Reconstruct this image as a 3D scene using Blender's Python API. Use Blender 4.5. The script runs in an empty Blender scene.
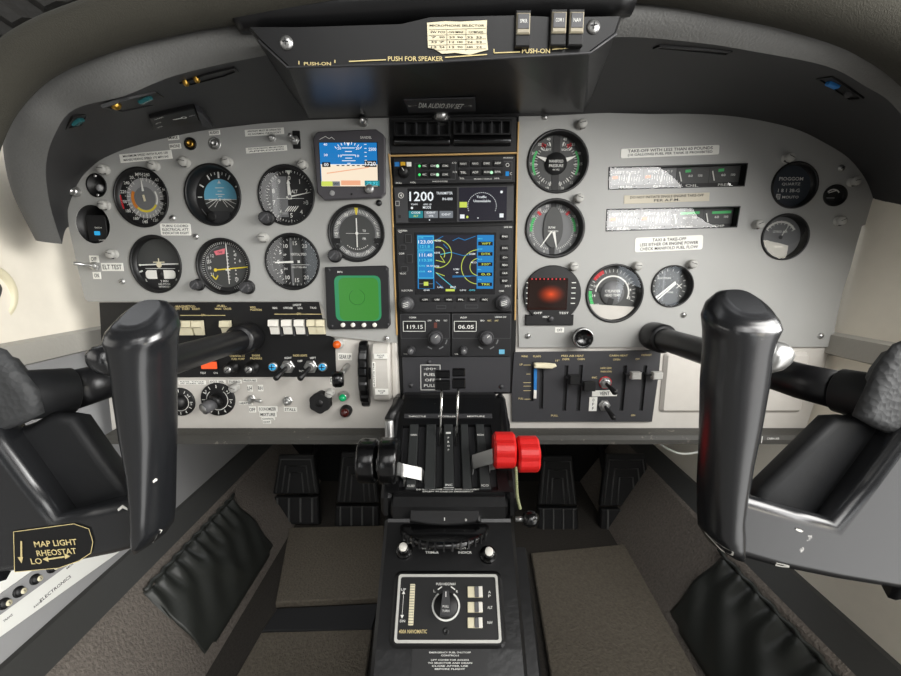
import bpy, math, random
from math import sin, cos, pi, radians, atan2, hypot
from mathutils import Vector, Matrix
from mathutils.geometry import tessellate_polygon
from mathutils.bvhtree import BVHTree
random.seed(5)
SC = bpy.context.scene
COL = SC.collection
F, TH, D = 420.0, radians(10), 0.60
CT, ST = cos(TH), sin(TH)

# ------------------------------------------------------------------ measuring
def ray(px, py):
    u, v = (px - 450.5) / F, (338 - py) / F
    return Vector((u, CT + v * ST, v * CT - ST))
def atY(px, py, Y):
    r = ray(px, py)
    return r * (Y / r.y)
def proj(p):
    d = p.y * CT - p.z * ST
    return 450.5 + F * p.x / d, 338 - F * (p.z * CT + p.y * ST) / d
class Plane:
    def __init__(s, o, ey, n):
        s.o = Vector(o); s.n = Vector(n).normalized(); s.ey = Vector(ey)
        s.ey = (s.ey - s.n * s.ey.dot(s.n)).normalized(); s.ex = s.ey.cross(s.n).normalized()
    def hit(s, px, py, z=0.0):
        r = ray(px, py); o = s.o + s.n * z
        return r * (o.dot(s.n) / r.dot(s.n))
    def uv(s, px, py, z=0.0):
        p = s.hit(px, py, z) - s.o
        return p.dot(s.ex), p.dot(s.ey)
    def mat(s, x=0, y=0, z=0):
        M = Matrix.Identity(4)
        for i in range(3):
            M[i][0], M[i][1], M[i][2] = s.ex[i], s.ey[i], s.n[i]
            M[i][3] = s.o[i] + s.ex[i] * x + s.ey[i] * y + s.n[i] * z
        return M
PAN = Plane((0, D, 0), (0, 0, 1), (0, -1, 0))
QD = Plane((0, .585, -.195), (0, .118, .076), (0, -.076, .118))
PD = Plane((0, .455, -.292), (0, .097, .080), (0, -.080, .097))
FLO = Plane((0, .6, -.60), (0, 1, 0), (0, 0, 1))

# ------------------------------------------------------------------ materials
def lin(c):
    r = []
    for k in c[:3]:
        k = k / 255.0
        r.append(k / 12.92 if k <= .04045 else ((k + .055) / 1.055) ** 2.4)
    return (*r, 1.0)
MATS = {}
def mat(name, rgb, rough=.5, metal=0., bump=0., scale=200., var=0., spec=.5, emit=None, es=1., coat=0., detail=3., kind='noise', wear=None):
    m = bpy.data.materials.new(name); m.use_nodes = True
    nt = m.node_tree; b = nt.nodes['Principled BSDF']
    c = lin(rgb)
    b.inputs['Base Color'].default_value = c
    b.inputs['Roughness'].default_value = rough
    b.inputs['Metallic'].default_value = metal
    b.inputs['Specular IOR Level'].default_value = spec
    if coat:
        b.inputs['Coat Weight'].default_value = coat; b.inputs['Coat Roughness'].default_value = .15
    if emit:
        b.inputs['Emission Color'].default_value = lin(emit); b.inputs['Emission Strength'].default_value = es
    if bump or var or wear:
        tc = nt.nodes.new('ShaderNodeTexCoord')
        if kind == 'voronoi':
            n = nt.nodes.new('ShaderNodeTexVoronoi'); n.inputs['Scale'].default_value = scale; out = n.outputs['Distance']
        else:
            n = nt.nodes.new('ShaderNodeTexNoise'); n.inputs['Scale'].default_value = scale; n.inputs['Detail'].default_value = detail; out = n.outputs['Fac']
        nt.links.new(tc.outputs['Object'], n.inputs['Vector'])
        if bump:
            bp = nt.nodes.new('ShaderNodeBump'); bp.inputs['Strength'].default_value = bump; bp.inputs['Distance'].default_value = .002
            nt.links.new(out, bp.inputs['Height']); nt.links.new(bp.outputs['Normal'], b.inputs['Normal'])
        last = None
        if var:
            mx = nt.nodes.new('ShaderNodeMix'); mx.data_type = 'RGBA'
            mx.inputs[6].default_value = (*[k * (1 - var) for k in c[:3]], 1); mx.inputs[7].default_value = (*[min(1, k * (1 + var)) for k in c[:3]], 1)
            nt.links.new(out, mx.inputs[0]); nt.links.new(mx.outputs[2], b.inputs['Base Color']); last = mx.outputs[2]
        if wear:   # scuffs: colour, noise scale, threshold
            wc, ws, wt = wear
            n2 = nt.nodes.new('ShaderNodeTexNoise'); n2.inputs['Scale'].default_value = ws; n2.inputs['Detail'].default_value = 5
            n2.inputs['Roughness'].default_value = .65
            nt.links.new(tc.outputs['Object'], n2.inputs['Vector'])
            mr = nt.nodes.new('ShaderNodeMapRange'); mr.inputs[1].default_value = wt; mr.inputs[2].default_value = wt + .05
            nt.links.new(n2.outputs['Fac'], mr.inputs[0])
            m2 = nt.nodes.new('ShaderNodeMix'); m2.data_type = 'RGBA'
            nt.links.new(mr.outputs[0], m2.inputs[0])
            if last: nt.links.new(last, m2.inputs[6])
            else: m2.inputs[6].default_value = c
            m2.inputs[7].default_value = lin(wc)
            nt.links.new(m2.outputs[2], b.inputs['Base Color'])
    MATS[name] = m
    return m
def glow(name, rgb, s=1.0):
    m = bpy.data.materials.new(name); m.use_nodes = True
    b = m.node_tree.nodes['Principled BSDF']
    b.inputs['Base Color'].default_value = (.01, .01, .01, 1); b.inputs['Roughness'].default_value = .25
    b.inputs['Emission Color'].default_value = lin(rgb); b.inputs['Emission Strength'].default_value = s
    MATS[name] = m
    return m
def glass_mat(name, tint=(1, 1, 1), ior=1.5):
    m = bpy.data.materials.new(name); m.use_nodes = True
    nt = m.node_tree; nt.nodes.remove(nt.nodes['Principled BSDF'])
    out = nt.nodes['Material Output']
    tr = nt.nodes.new('ShaderNodeBsdfTransparent'); tr.inputs[0].default_value = (*tint, 1)
    gl = nt.nodes.new('ShaderNodeBsdfGlossy'); gl.inputs['Roughness'].default_value = .015
    lw = nt.nodes.new('ShaderNodeLayerWeight'); lw.inputs[0].default_value = .5
    p5 = nt.nodes.new('ShaderNodeMath'); p5.operation = 'POWER'; p5.inputs[1].default_value = 5
    fr = nt.nodes.new('ShaderNodeMath'); fr.operation = 'MULTIPLY_ADD'; r0 = ((ior - 1) / (ior + 1)) ** 2
    fr.inputs[1].default_value = 1 - r0; fr.inputs[2].default_value = r0
    nt.links.new(lw.outputs['Facing'], p5.inputs[0]); nt.links.new(p5.outputs[0], fr.inputs[0])
    mx = nt.nodes.new('ShaderNodeMixShader')
    nt.links.new(fr.outputs[0], mx.inputs[0]); nt.links.new(tr.outputs[0], mx.inputs[1]); nt.links.new(gl.outputs[0], mx.inputs[2])
    nt.links.new(mx.outputs[0], out.inputs[0])
    MATS[name] = m
    return m

# ------------------------------------------------------------------ mesh builder
def rrect(w, h, r=0, n=4, cx=0, cy=0):
    r = min(r, w / 2 - 1e-6, h / 2 - 1e-6)
    if r <= 0:
        return [(cx - w/2, cy - h/2), (cx + w/2, cy - h/2), (cx + w/2, cy + h/2), (cx - w/2, cy + h/2)]
    p = []
    for (sx, sy, a0) in ((1, -1, -90), (1, 1, 0), (-1, 1, 90), (-1, -1, 180)):
        for k in range(n + 1):
            a = radians(a0 + 90 * k / n)
            p.append((cx + sx * (w/2 - r) + r * cos(a), cy + sy * (h/2 - r) + r * sin(a)))
    return p
def ell(rx, ry=None, n=40, cx=0, cy=0):
    ry = rx if ry is None else ry
    return [(cx + rx * cos(2*pi*k/n), cy + ry * sin(2*pi*k/n)) for k in range(n)]
def area2(p):
    return sum(p[i-1][0] * p[i][1] - p[i][0] * p[i-1][1] for i in range(len(p)))
def ccw(p):
    return list(p) if area2(p) > 0 else list(reversed(p))
def offset(p, d):
    """move a CCW outline inward by d"""
    n = len(p); out = []
    for i in range(n):
        a, b, c = Vector(p[i-1]), Vector(p[i]), Vector(p[(i+1) % n])
        e1, e2 = (b - a), (c - b)
        if e1.length < 1e-9 or e2.length < 1e-9:
            out.append(tuple(b)); continue
        e1.normalize(); e2.normalize()
        n1, n2 = Vector((-e1.y, e1.x)), Vector((-e2.y, e2.x))
        m = n1 + n2
        if m.length < 1e-6:
            out.append(tuple(b + n1 * d)); continue
        m.normalize(); k = max(.45, m.dot(n1))
        out.append(tuple(b + m * (d / k)))
    return out
def smooth_path(pts, n=6):
    """Catmull-Rom through the points"""
    P = [Vector(p) for p in pts]; out = []
    for i in range(len(P) - 1):
        p0, p1, p2, p3 = P[max(i-1, 0)], P[i], P[i+1], P[min(i+2, len(P)-1)]
        for k in range(n):
            t = k / n
            out.append(.5 * ((2*p1) + (p2 - p0)*t + (2*p0 - 5*p1 + 4*p2 - p3)*t*t + (3*p1 - p0 - 3*p2 + p3)*t*t*t))
    out.append(P[-1])
    return out
TXT = {}
def text_geo(s):
    if s in TXT: return TXT[s]
    cu = bpy.data.curves.new('t', 'FONT'); cu.body = s; cu.resolution_u = 2; cu.align_x = 'LEFT'; cu.offset = .012
    o = bpy.data.objects.new('t', cu); COL.objects.link(o)
    dg = bpy.context.evaluated_depsgraph_get()
    me = bpy.data.meshes.new_from_object(o.evaluated_get(dg))
    V = [tuple(v.co[:2]) for v in me.vertices]; Fc = [tuple(p.vertices) for p in me.polygons]
    bpy.data.meshes.remove(me); bpy.data.objects.remove(o); bpy.data.curves.remove(cu)
    if V:
        x0, x1 = min(v[0] for v in V), max(v[0] for v in V); y0, y1 = min(v[1] for v in V), max(v[1] for v in V)
    else: x0 = y0 = 0; x1 = y1 = 1
    TXT[s] = ([((x - x0) / max(1e-6, x1 - x0) - .5, (y - y0) / max(1e-6, y1 - y0) - .5) for x, y in V], Fc, (x1 - x0) / max(1e-6, y1 - y0))
    return TXT[s]
class MB:
    def __init__(s):
        s.v, s.f, s.mi, s.sm, s.mats, s.M = [], [], [], [], [], Matrix.Identity(4)
    def add(s, V, Fc, m, smooth=False):
        if m not in s.mats: s.mats.append(m)
        k, b = s.mats.index(m), len(s.v)
        s.v += [tuple(s.M @ Vector(p)) for p in V]
        for f in Fc:
            s.f.append(tuple(b + i for i in f)); s.mi.append(k); s.sm.append(smooth)
        return s
    def prism(s, poly, z0, z1, m, bt=0, bb=0, smooth=False, mtop=None):
        p = ccw(poly); n = len(p); rings = []
        if bb: rings += [(offset(p, bb), z0), (p, z0 + bb)]
        else: rings += [(p, z0)]
        if bt: rings += [(p, z1 - bt), (offset(p, bt), z1)]
        else: rings += [(p, z1)]
        V = [(x, y, z) for q, z in rings for x, y in q]
        Fc = []
        for r in range(len(rings) - 1):
            for i in range(n):
                j = (i + 1) % n
                Fc.append((r*n + i, r*n + j, r*n + n + j, r*n + n + i))
        s.add(V, Fc, m, smooth)
        top = [(x, y, z1) for x, y in rings[-1][0]]; bot = [(x, y, z0) for x, y in rings[0][0]]
        s.cap(top, mtop or m, False); s.cap(bot, m, True)
        return s
    def cap(s, pts, m, flip=False):
        tri = tessellate_polygon([[Vector(p) for p in pts]])
        out = []
        for t in tri:
            a, b, c = (Vector(pts[i]) for i in t)
            up = (b - a).cross(c - a).z > 0
            out.append(t if up != flip else t[::-1])
        s.add(pts, out, m)
    def flat(s, poly, z, m):
        s.cap([(x, y, z) for x, y in ccw(poly)], m); return s
    def plate(s, outer, holes, z0, z1, m):
        loops = [ccw(outer)] + [ccw(h)[::-1] for h in holes]
        flatv = [p for l in loops for p in l]
        tri = tessellate_polygon([[Vector((x, y, 0)) for x, y in l] for l in loops])
        for z, up in ((z1, True), (z0, False)):
            Fc = []
            for t in tri:
                a, b, c = (Vector((*flatv[i], 0)) for i in t)
                Fc.append(t if ((b - a).cross(c - a).z > 0) == up else t[::-1])
            s.add([(x, y, z) for x, y in flatv], Fc, m)
        for l in loops:
            n = len(l)
            s.add([(x, y, z0) for x, y in l] + [(x, y, z1) for x, y in l], [(i, (i+1) % n, n + (i+1) % n, n + i) for i in range(n)], m)
        return s
    def box(s, cx, cy, cz, w, h, d, m, b=0):
        return s.prism(rrect(w, h, 0, cx=cx, cy=cy), cz - d/2, cz + d/2, m, b, b)
    def lathe(s, prof, m, seg=28, cx=0, cy=0, smooth=True, axis='z', cz=0, end=True):
        V, Fc = [], []
        for r, z in prof:
            for k in range(seg):
                a = 2*pi*k/seg; x, y = r*cos(a), r*sin(a)
                V.append((cx + x, cy + y, cz + z) if axis == 'z' else ((cx + z, cy + x, cz + y) if axis == 'x' else (cx + y, cy + z, cz + x)))
        n = len(prof)
        for i in range(n - 1):
            for k in range(seg):
                j = (k + 1) % seg
                Fc.append((i*seg + k, i*seg + j, (i+1)*seg + j, (i+1)*seg + k))
        if prof[0][0] > 1e-7 and axis != 'z': Fc.append(tuple(range(seg))[::-1])
        if prof[-1][0] > 1e-7 and end: Fc.append(tuple((n-1)*seg + k for k in range(seg)))
        return s.add(V, Fc, m, smooth)
    def tube(s, pts, r, m, seg=12, smooth=True, caps=True):
        P = [Vector(p) for p in pts]; n = len(P)
        R = r if isinstance(r, (list, tuple)) else [r] * n
        V, Fc = [], []; up = Vector((0, 0, 1)); N = None
        for i in range(n):
            t = (P[min(i+1, n-1)] - P[max(i-1, 0)]).normalized()
            if N is None:
                N = t.cross(up)
                if N.length < 1e-3: N = t.cross(Vector((1, 0, 0)))
            N = (N - t * N.dot(t)).normalized(); B = t.cross(N)
            for k in range(seg):
                a = 2*pi*k/seg
                V.append(P[i] + (N*cos(a) + B*sin(a)) * R[i])
        for i in range(n - 1):
            for k in range(seg):
                j = (k+1) % seg
                Fc.append((i*seg + k, i*seg + j, (i+1)*seg + j, (i+1)*seg + k))
        if caps: Fc += [tuple(range(seg))[::-1], tuple((n-1)*seg + k for k in range(seg))]
        return s.add(V, Fc, m, smooth)
    def loft(s, rings, m, closed=True, caps=True, smooth=True):
        n = len(rings[0]); V = [p for r in rings for p in r]; Fc = []
        for i in range(len(rings) - 1):
            for k in range(n if closed else n - 1):
                j = (k+1) % n
                Fc.append((i*n + k, i*n + j, (i+1)*n + j, (i+1)*n + k))
        s.add(V, Fc, m, smooth)
        if caps and closed:
            for r, rev in ((rings[0], True), (rings[-1], False)):
                s.add(r, [tuple(range(n))[::-1] if rev else tuple(range(n))], m)
        return s
    def sweep(s, pts, wv, t, m):
        """flat bar: path, half-width vector, thickness vector list"""
        rings = []
        wv = Vector(wv)
        P = [Vector(p) for p in pts]
        for i, p in enumerate(P):
            d = (P[min(i+1, len(P)-1)] - P[max(i-1, 0)]).normalized()
            nn = d.cross(wv).normalized() * t
            rings.append([p - wv - nn, p + wv - nn, p + wv + nn, p - wv + nn])
        return s.loft(rings, m, True, True, False)
    def text(s, t, cx, cy, w, h, m, z, rot=0):
        """lettering; w=None keeps the font's proportion"""
        V, Fc, asp = text_geo(t)
        if w is None: w = asp * h
        c, sn = cos(radians(rot)), sin(radians(rot))
        return s.add([(cx + x*w*c - y*h*sn, cy + x*w*sn + y*h*c, z) for x, y in V], Fc, m)
    # dial helpers: clock angles in degrees
    def seg(s, a, r0, r1, w, m, z, w2=None):
        a = radians(a); d = Vector((sin(a), cos(a))); q = Vector((d.y, -d.x)); w2 = w if w2 is None else w2
        P = [d*r0 - q*w/2, d*r0 + q*w/2, d*r1 + q*w2/2, d*r1 - q*w2/2]
        return s.flat([tuple(p) for p in P], z, m)
    def ticks(s, a0, a1, n, r0, r1, w, m, z):
        for k in range(n): s.seg(a0 + (a1 - a0) * k / max(1, n - 1), r0, r1, w, m, z)
        return s
    def arc(s, a0, a1, r0, r1, m, z, n=24):
        V, Fc = [], []
        for k in range(n + 1):
            a = radians(a0 + (a1 - a0) * k / n)
            V += [(r0*sin(a), r0*cos(a), z), (r1*sin(a), r1*cos(a), z)]
        for k in range(n): Fc.append((2*k, 2*k+1, 2*k+3, 2*k+2) if a1 < a0 else (2*k, 2*k+2, 2*k+3, 2*k+1)[::-1])
        return s.add(V, Fc, m)
    def nums(s, lst, r, h, m, z):
        for a, t in lst:
            s.text(t, r*sin(radians(a)), r*cos(radians(a)), None, h, m, z)
        return s
    def line(s, x0, y0, x1, y1, w, m, z):
        d = Vector((x1 - x0, y1 - y0)); q = Vector((-d.y, d.x)).normalized() * w / 2
        a, b = Vector((x0, y0)), Vector((x1, y1))
        return s.flat([tuple(a - q), tuple(b - q), tuple(b + q), tuple(a + q)], z, m)
    def rect(s, cx, cy, w, h, m, z, r=0):
        return s.flat(rrect(w, h, r, cx=cx, cy=cy), z, m)
    def frame(s, cx, cy, w, h, t, m, z):
        s.rect(cx, cy + h/2 - t/2, w, t, m, z); s.rect(cx, cy - h/2 + t/2, w, t, m, z)
        s.rect(cx - w/2 + t/2, cy, t, h, m, z); s.rect(cx + w/2 - t/2, cy, t, h, m, z); return s
    def build(s, name, parent=None, M=None, sub=0, recalc=False):
        me = bpy.data.meshes.new(name)
        me.from_pydata(s.v, [], s.f); 
        for m in s.mats: me.materials.append(m)
        me.polygons.foreach_set('material_index', s.mi); me.polygons.foreach_set('use_smooth', s.sm)
        me.validate(); me.update()
        if recalc:
            import bmesh
            bm = bmesh.new(); bm.from_mesh(me); bmesh.ops.remove_doubles(bm, verts=bm.verts, dist=1e-5); bmesh.ops.recalc_face_normals(bm, faces=bm.faces); bm.to_mesh(me); bm.free()
        o = bpy.data.objects.new(name, me); COL.objects.link(o)
        if parent is not None: o.parent = parent
        if M is not None: o.matrix_local = M
        if sub:
            md = o.modifiers.new('s', 'SUBSURF'); md.levels = sub; md.render_levels = sub
        return o
def tag(o, label, cat, group=None, kind=None):
    if label: o['label'] = label
    if cat: o['category'] = cat
    if group: o['group'] = group
    if kind: o['kind'] = kind
    return o
def thing(name, label, cat, M=None, group=None):
    o = bpy.data.objects.new(name, None); COL.objects.link(o); o.empty_display_size = .02
    if M is not None: o.matrix_world = M
    return tag(o, label, cat, group)
def struct(o):
    o['kind'] = 'structure'; return o
def dup(root, M, label=None):
    r = root.copy(); COL.objects.link(r); r.matrix_world = M
    if label: r['label'] = label
    for ch in list(root.children):
        c = ch.copy(); COL.objects.link(c); c.parent = r
        for g in ch.children:
            d = g.copy(); COL.objects.link(d); d.parent = c
    return r
class Item:
    """a thing that sits on a plane, measured by the box it fills in the photograph"""
    def __init__(s, pl, x0, y0, x1, y1, z=0.0):
        s.pl = pl; s.z = z
        xm, ym = (x0 + x1) / 2, (y0 + y1) / 2
        s.cx, s.cy = pl.uv(xm, ym, z)
        s.w = pl.uv(x1, ym, z)[0] - pl.uv(x0, ym, z)[0]; s.h = pl.uv(xm, y0, z)[1] - pl.uv(xm, y1, z)[1]
        s.M = pl.mat(s.cx, s.cy, z)
        s.k = s.w / (x1 - x0)          # metres per pixel
    def l(s, px, py, z=0.0):
        x, y = s.pl.uv(px, py, s.z + z)
        return x - s.cx, y - s.cy
    def b(s, x0, y0, x1, y1, z=0.0):
        xa, _ = s.l(x0, (y0+y1)/2, z); xb, _ = s.l(x1, (y0+y1)/2, z); _, ya = s.l((x0+x1)/2, y0, z); _, yb = s.l((x0+x1)/2, y1, z)
        return (xa+xb)/2, (ya+yb)/2, xb - xa, ya - yb
    def poly(s, pts, z=0.0):
        return [s.l(x, y, z) for x, y in pts]
# ------------------------------------------------------------------ palette
PANEL = mat('panel_grey_paint', (160, 160, 157), .45, bump=.05, scale=900, var=.04)
SUBP = mat('lower_panel_paint', (198, 194, 187), .45, bump=.05, scale=60, var=.06)
BLK = mat('black_plastic', (13, 13, 14), .45)
BLK2 = mat('black_crackle', (27, 27, 28), .6, bump=.2, scale=1200)
SWB = mat('switch_panel_black', (11, 11, 12), .5)
GLOSS = mat('gloss_black', (9, 9, 10), .22, coat=.3)
DARK = mat('dark_grey_plastic', (52, 52, 54), .5)
MID = mat('mid_grey_plastic', (88, 88, 90), .5)
BEZ = mat('radio_bezel', (30, 30, 32), .45, bump=.05, scale=900)
CHAR = mat('charcoal_plate', (52, 52, 55), .5)
WHT = mat('white_paint', (232, 232, 226), .5)
LET = mat('white_lettering', (225, 225, 220), .6)
YLW = mat('cream_lettering', (214, 196, 140), .6)
INK = mat('black_ink', (30, 30, 32), .6)
STK = mat('white_sticker', (236, 235, 228), .5, var=.03, scale=40)
CREAM = mat('cream_plastic', (222, 214, 184), .4)
IVORY = mat('ivory_plastic', (232, 229, 220), .4)
FRAMEM = mat('silver_frame', (205, 204, 198), .35, metal=.3)
SILV = mat('satin_metal', (190, 190, 188), .32, metal=.9)
CHRM = mat('bright_metal', (220, 220, 216), .18, metal=1)
POST = mat('post_light_paint', (176, 175, 170), .4, bump=.05, scale=300)
BRASS = mat('brass', (190, 150, 70), .3, metal=1)
RED = mat('red_plastic', (214, 30, 28), .38)
REDP = mat('red_paint', (205, 40, 48), .5)
PINK = mat('pink_flag', (226, 120, 130), .5)
GREENP = mat('green_paint', (70, 190, 105), .5)
YEL = mat('yellow_paint', (225, 205, 60), .5)
ORNG = mat('orange_paint', (214, 130, 50), .5)
SKYB = mat('sky_blue_paint', (104, 176, 206), .5)
BLUP = mat('blue_paint', (40, 120, 190), .45)
TAN = mat('tan_edge', (196, 160, 104), .5)
DIAL = mat('dial_black', (24, 24, 25), .55)
DIALG = mat('dial_grey', (66, 67, 66), .5)
DIALM = mat('dial_mid_grey', (112, 113, 114), .5)
DIALL = mat('dial_light_grey', (150, 150, 150), .5)
GLASS = glass_mat('instrument_glass')
GRNL = mat('green_lens', (18, 150, 95), .2, emit=(10, 150, 90), es=.25)
CAPT = mat('smoked_button_cap', (150, 142, 122), .3)
AMBL = mat('amber_lens', (190, 80, 20), .2, emit=(220, 90, 20), es=.3)
REDL = mat('dark_red_lens', (70, 22, 18), .25)
TEALL = mat('teal_lens', (42, 96, 100), .15)
ORGLIT = glow('lit_orange', (255, 96, 40), 1.0)
BLUELIT = glow('lit_blue', (50, 170, 225), .9)
GRNLIT = glow('lit_green', (70, 240, 120), 1.0)
GRNHOT = glow('lit_green_white', (190, 255, 205), 1.0)
SCRN = glow('screen_dark', (30, 28, 40), 1.0)
SCRK = glow('screen_black', (14, 14, 17), 1.0)
SCRW = glow('screen_white', (238, 242, 245), 1.0)
SCRB = glow('screen_blue', (22, 120, 190), 1.0)
SCRB2 = glow('screen_bright_blue', (26, 128, 195), 1.0)
SCRC = glow('screen_cyan', (90, 215, 235), 1.0)
SCRT = glow('screen_teal', (30, 130, 140), 1.0)
SCRG = glow('screen_ground', (250, 232, 206), 1.0)
SCRO = glow('screen_salmon', (240, 172, 135), 1.0)
SCRY = glow('screen_yellow', (205, 220, 90), 1.0)
SCRGR = glow('screen_green', (58, 138, 48), 1.0)
SCRGE = glow('screen_green_edge', (46, 140, 92), 1.0)
SCRGY = glow('screen_grey', (120, 125, 130), 1.0)
LEATH = mat('black_leather', (33, 32, 30), .55, bump=.35, scale=160, kind='voronoi')
SUEDE = mat('olive_black_suede', (50, 48, 40), .9, bump=.35, scale=900, var=.25)
PADG = mat('grey_pad', (102, 102, 100), .62, bump=.3, scale=500, var=.08)
UNDER = mat('hood_underside', (50, 50, 51), .55, bump=.05, scale=30)
CONS = mat('console_black', (18, 18, 19), .33, spec=.4, bump=.06, scale=40, wear=((66, 64, 60), 40, .72))
YOKE = mat('yoke_satin_black', (27, 28, 30), .26, bump=.04, scale=60, spec=.85, wear=((205, 203, 198), 30, .70))
YOKEM = mat('yoke_pad_black', (24, 25, 27), .55, bump=.15, scale=90)
YOKEL = mat('yoke_cover_leather', (58, 59, 60), .6, bump=.35, scale=260, kind='voronoi')
SHAFT = mat('column_black', (17, 17, 19), .35, bump=.1, scale=50)
WALL = mat('cream_wall_vinyl', (228, 221, 206), .6, bump=.1, scale=70, var=.04)
WALLR = mat('wall_rail_grey', (160, 157, 149), .55, bump=.2, scale=200)
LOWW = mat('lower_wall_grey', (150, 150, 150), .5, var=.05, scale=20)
STRIP = mat('dark_grey_vinyl', (56, 56, 54), .6, bump=.15, scale=120)
FLOORC = mat('floor_carpet', (44, 40, 35), .95, bump=.8, scale=240, var=.4, detail=2)
CARP = mat('brown_carpet', (106, 99, 92), .95, bump=1.2, scale=260, var=.45, detail=2)
MATC = mat('mat_carpet', (94, 87, 76), .95, bump=1.3, scale=240, var=.4, detail=2)
RUBB = mat('black_rubber', (24, 24, 26), .6, bump=.1, scale=100)
POUCH = mat('black_pouch_vinyl', (50, 52, 49), .38, bump=.12, scale=45)
FIRE = mat('firewall_dark', (14, 14, 13), .8)
LIP = mat('panel_lip_black', (66, 65, 61), .6, bump=.3, scale=220, wear=((112, 108, 100), 55, .63))
PEDB = mat('pedestal_black', (15, 15, 16), .30, bump=.1, scale=140, wear=((86, 84, 80), 45, .72))
PEDAL = mat('pedal_black', (20, 20, 21), .5)
PEDALE = mat('pedal_ridge', (84, 84, 83), .5)
SLATE = mat('quadrant_slate', (44, 46, 46), .5, bump=.05, scale=80, var=.08)
PAPER = mat('aged_paper', (226, 216, 186), .7, var=.12, scale=60, wear=((168, 130, 62), 45, .66))
GREENC = mat('grey_green_chain', (140, 145, 105), .5)
# ------------------------------------------------------------------ cabin shell
def strip_mesh(name, prof, y0, y1, m, th=.012):
    """a length of cabin side: (x, z) outline carried along the cabin"""
    mb = MB(); inn = [(x, z) for x, z in prof]; sg = 1 if inn[0][0] > 0 else -1
    out = [(x + sg * th, z - .004) for x, z in prof[::-1]]
    n = 14; ring = inn + out
    mb.loft([[(x, y0 + (y1 - y0) * k / n, z) for x, z in ring] for k in range(n + 1)], m, True, True, False)
    return mb.build(name, recalc=True)
mb = MB(); mb.box(0, .66, -.61, 1.3, 1.0, .02, FLOORC); struct(mb.build('floor'))
mb = MB(); mb.box(0, 1.10, -.2, 1.3, .02, .84, FIRE); struct(mb.build('wall_front'))
for sg, side in ((-1, 'left'), (1, 'right')):
    S = lambda p: [(sg * x, z) for x, z in p]
    struct(strip_mesh('wall_' + side, S([(.60, .24), (.575, .06), (.562, -.098)]), .47, 1.09, WALL))
    struct(strip_mesh('trim_1_' + side if 0 else ('trim_1' if sg < 0 else 'trim_2'), S([(.562, -.098), (.551, -.101), (.549, -.128), (.560, -.132)]), .44, 1.09, WALLR))
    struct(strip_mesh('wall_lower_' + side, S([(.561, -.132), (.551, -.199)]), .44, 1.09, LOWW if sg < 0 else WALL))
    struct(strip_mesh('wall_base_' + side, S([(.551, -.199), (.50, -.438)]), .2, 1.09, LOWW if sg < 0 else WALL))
    struct(strip_mesh('trim_3' if sg < 0 else 'trim_4', S([(.50, -.438), (.492, -.438), (.462, -.462)]), .2, 1.09, STRIP))
    struct(strip_mesh('wall_footwell_' + side, S([(.462, -.462), (.455, -.466), (.40, -.545), (.362, -.601)]), .2, 1.09, CARP))

# round vent on the left wall
yv = .512
c = atY(-4, 295, yv); WLn = Plane((-.570, yv, c.z), (0, 0, 1), (1, 0, -.06))
t = thing('air_vent', 'round cream-ringed air outlet on the cream left cabin wall', 'air vent', WLn.mat())
mb = MB(); mb.lathe([(.040, -.004), (.040, .004), (.037, .007), (.031, .006), (.030, -.002)], CREAM, 36); mb.build('ring', t)
mb = MB(); mb.lathe([(.030, -.003), (.024, .002), (.012, .005), (0, .006)], DARK, 28); mb.build('nozzle', t)

# pouches on the carpeted sides
def pouch(sg, y0, y1, label):
    n, k = 60, 14; mb = MB(); rings = []
    top, bot = Vector((.452, -.474)), Vector((.372, -.592))
    nr = Vector((-(top.y - bot.y), (top.x - bot.x))).normalized()      # into the footwell
    if nr.x > 0: nr = -nr
    for i in range(n + 1):
        f = i / n; y = y0 + (y1 - y0) * f; r = []
        for j in range(k + 1):
            g = j / k; p = top.lerp(bot, g * (.97 if .1 < f < .9 else .93) + .01)
            bulge = .009 * sin(pi * min(1, max(0, f))) ** .4 * sin(pi * (.12 + .84 * g)) ** .6
            gather = .0048 * sin(f * 62) * max(0, 1 - g * 2.6) + .0026 * sin(f * 29 + g * 9) * sin(pi * g)
            fold = .007 * math.exp(-((f - .45 - .35 * (g - .5)) / .07) ** 2) * sin(pi * g)
            q = p + nr * (.003 + bulge + gather + fold)
            r.append((sg * q.x, y + (.02 * g if i == 0 else -.02 * g if i == n else 0), q.y))
        r += [(sg * (bot + nr * -.001).x, y, (bot + nr * -.001).y), (sg * (top + nr * -.001).x, y, (top + nr * -.001).y)]
        rings.append(r)
    mb.loft(rings, POUCH)
    o = mb.build('map_pouch', recalc=True)
    tag(o, label, 'pouch', 'gathered pouches on the footwell sides')
    mb = MB(); pts = [Vector((sg * (top + nr * (.006 + .003 * sin(i * 62 / 40))).x, y0 + (y1 - y0) * i / 40, (top + nr * .004).y + .002)) for i in range(41)]
    mb.tube(pts, .0035, POUCH, 8); mb.build('gathered_hem', o)
pouch(-1, .54, .80, 'black gathered vinyl map pouch on the carpeted side below the left control yoke')
pouch(1, .26, .63, 'black gathered vinyl map pouch on the carpeted side below the right control yoke')

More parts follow.
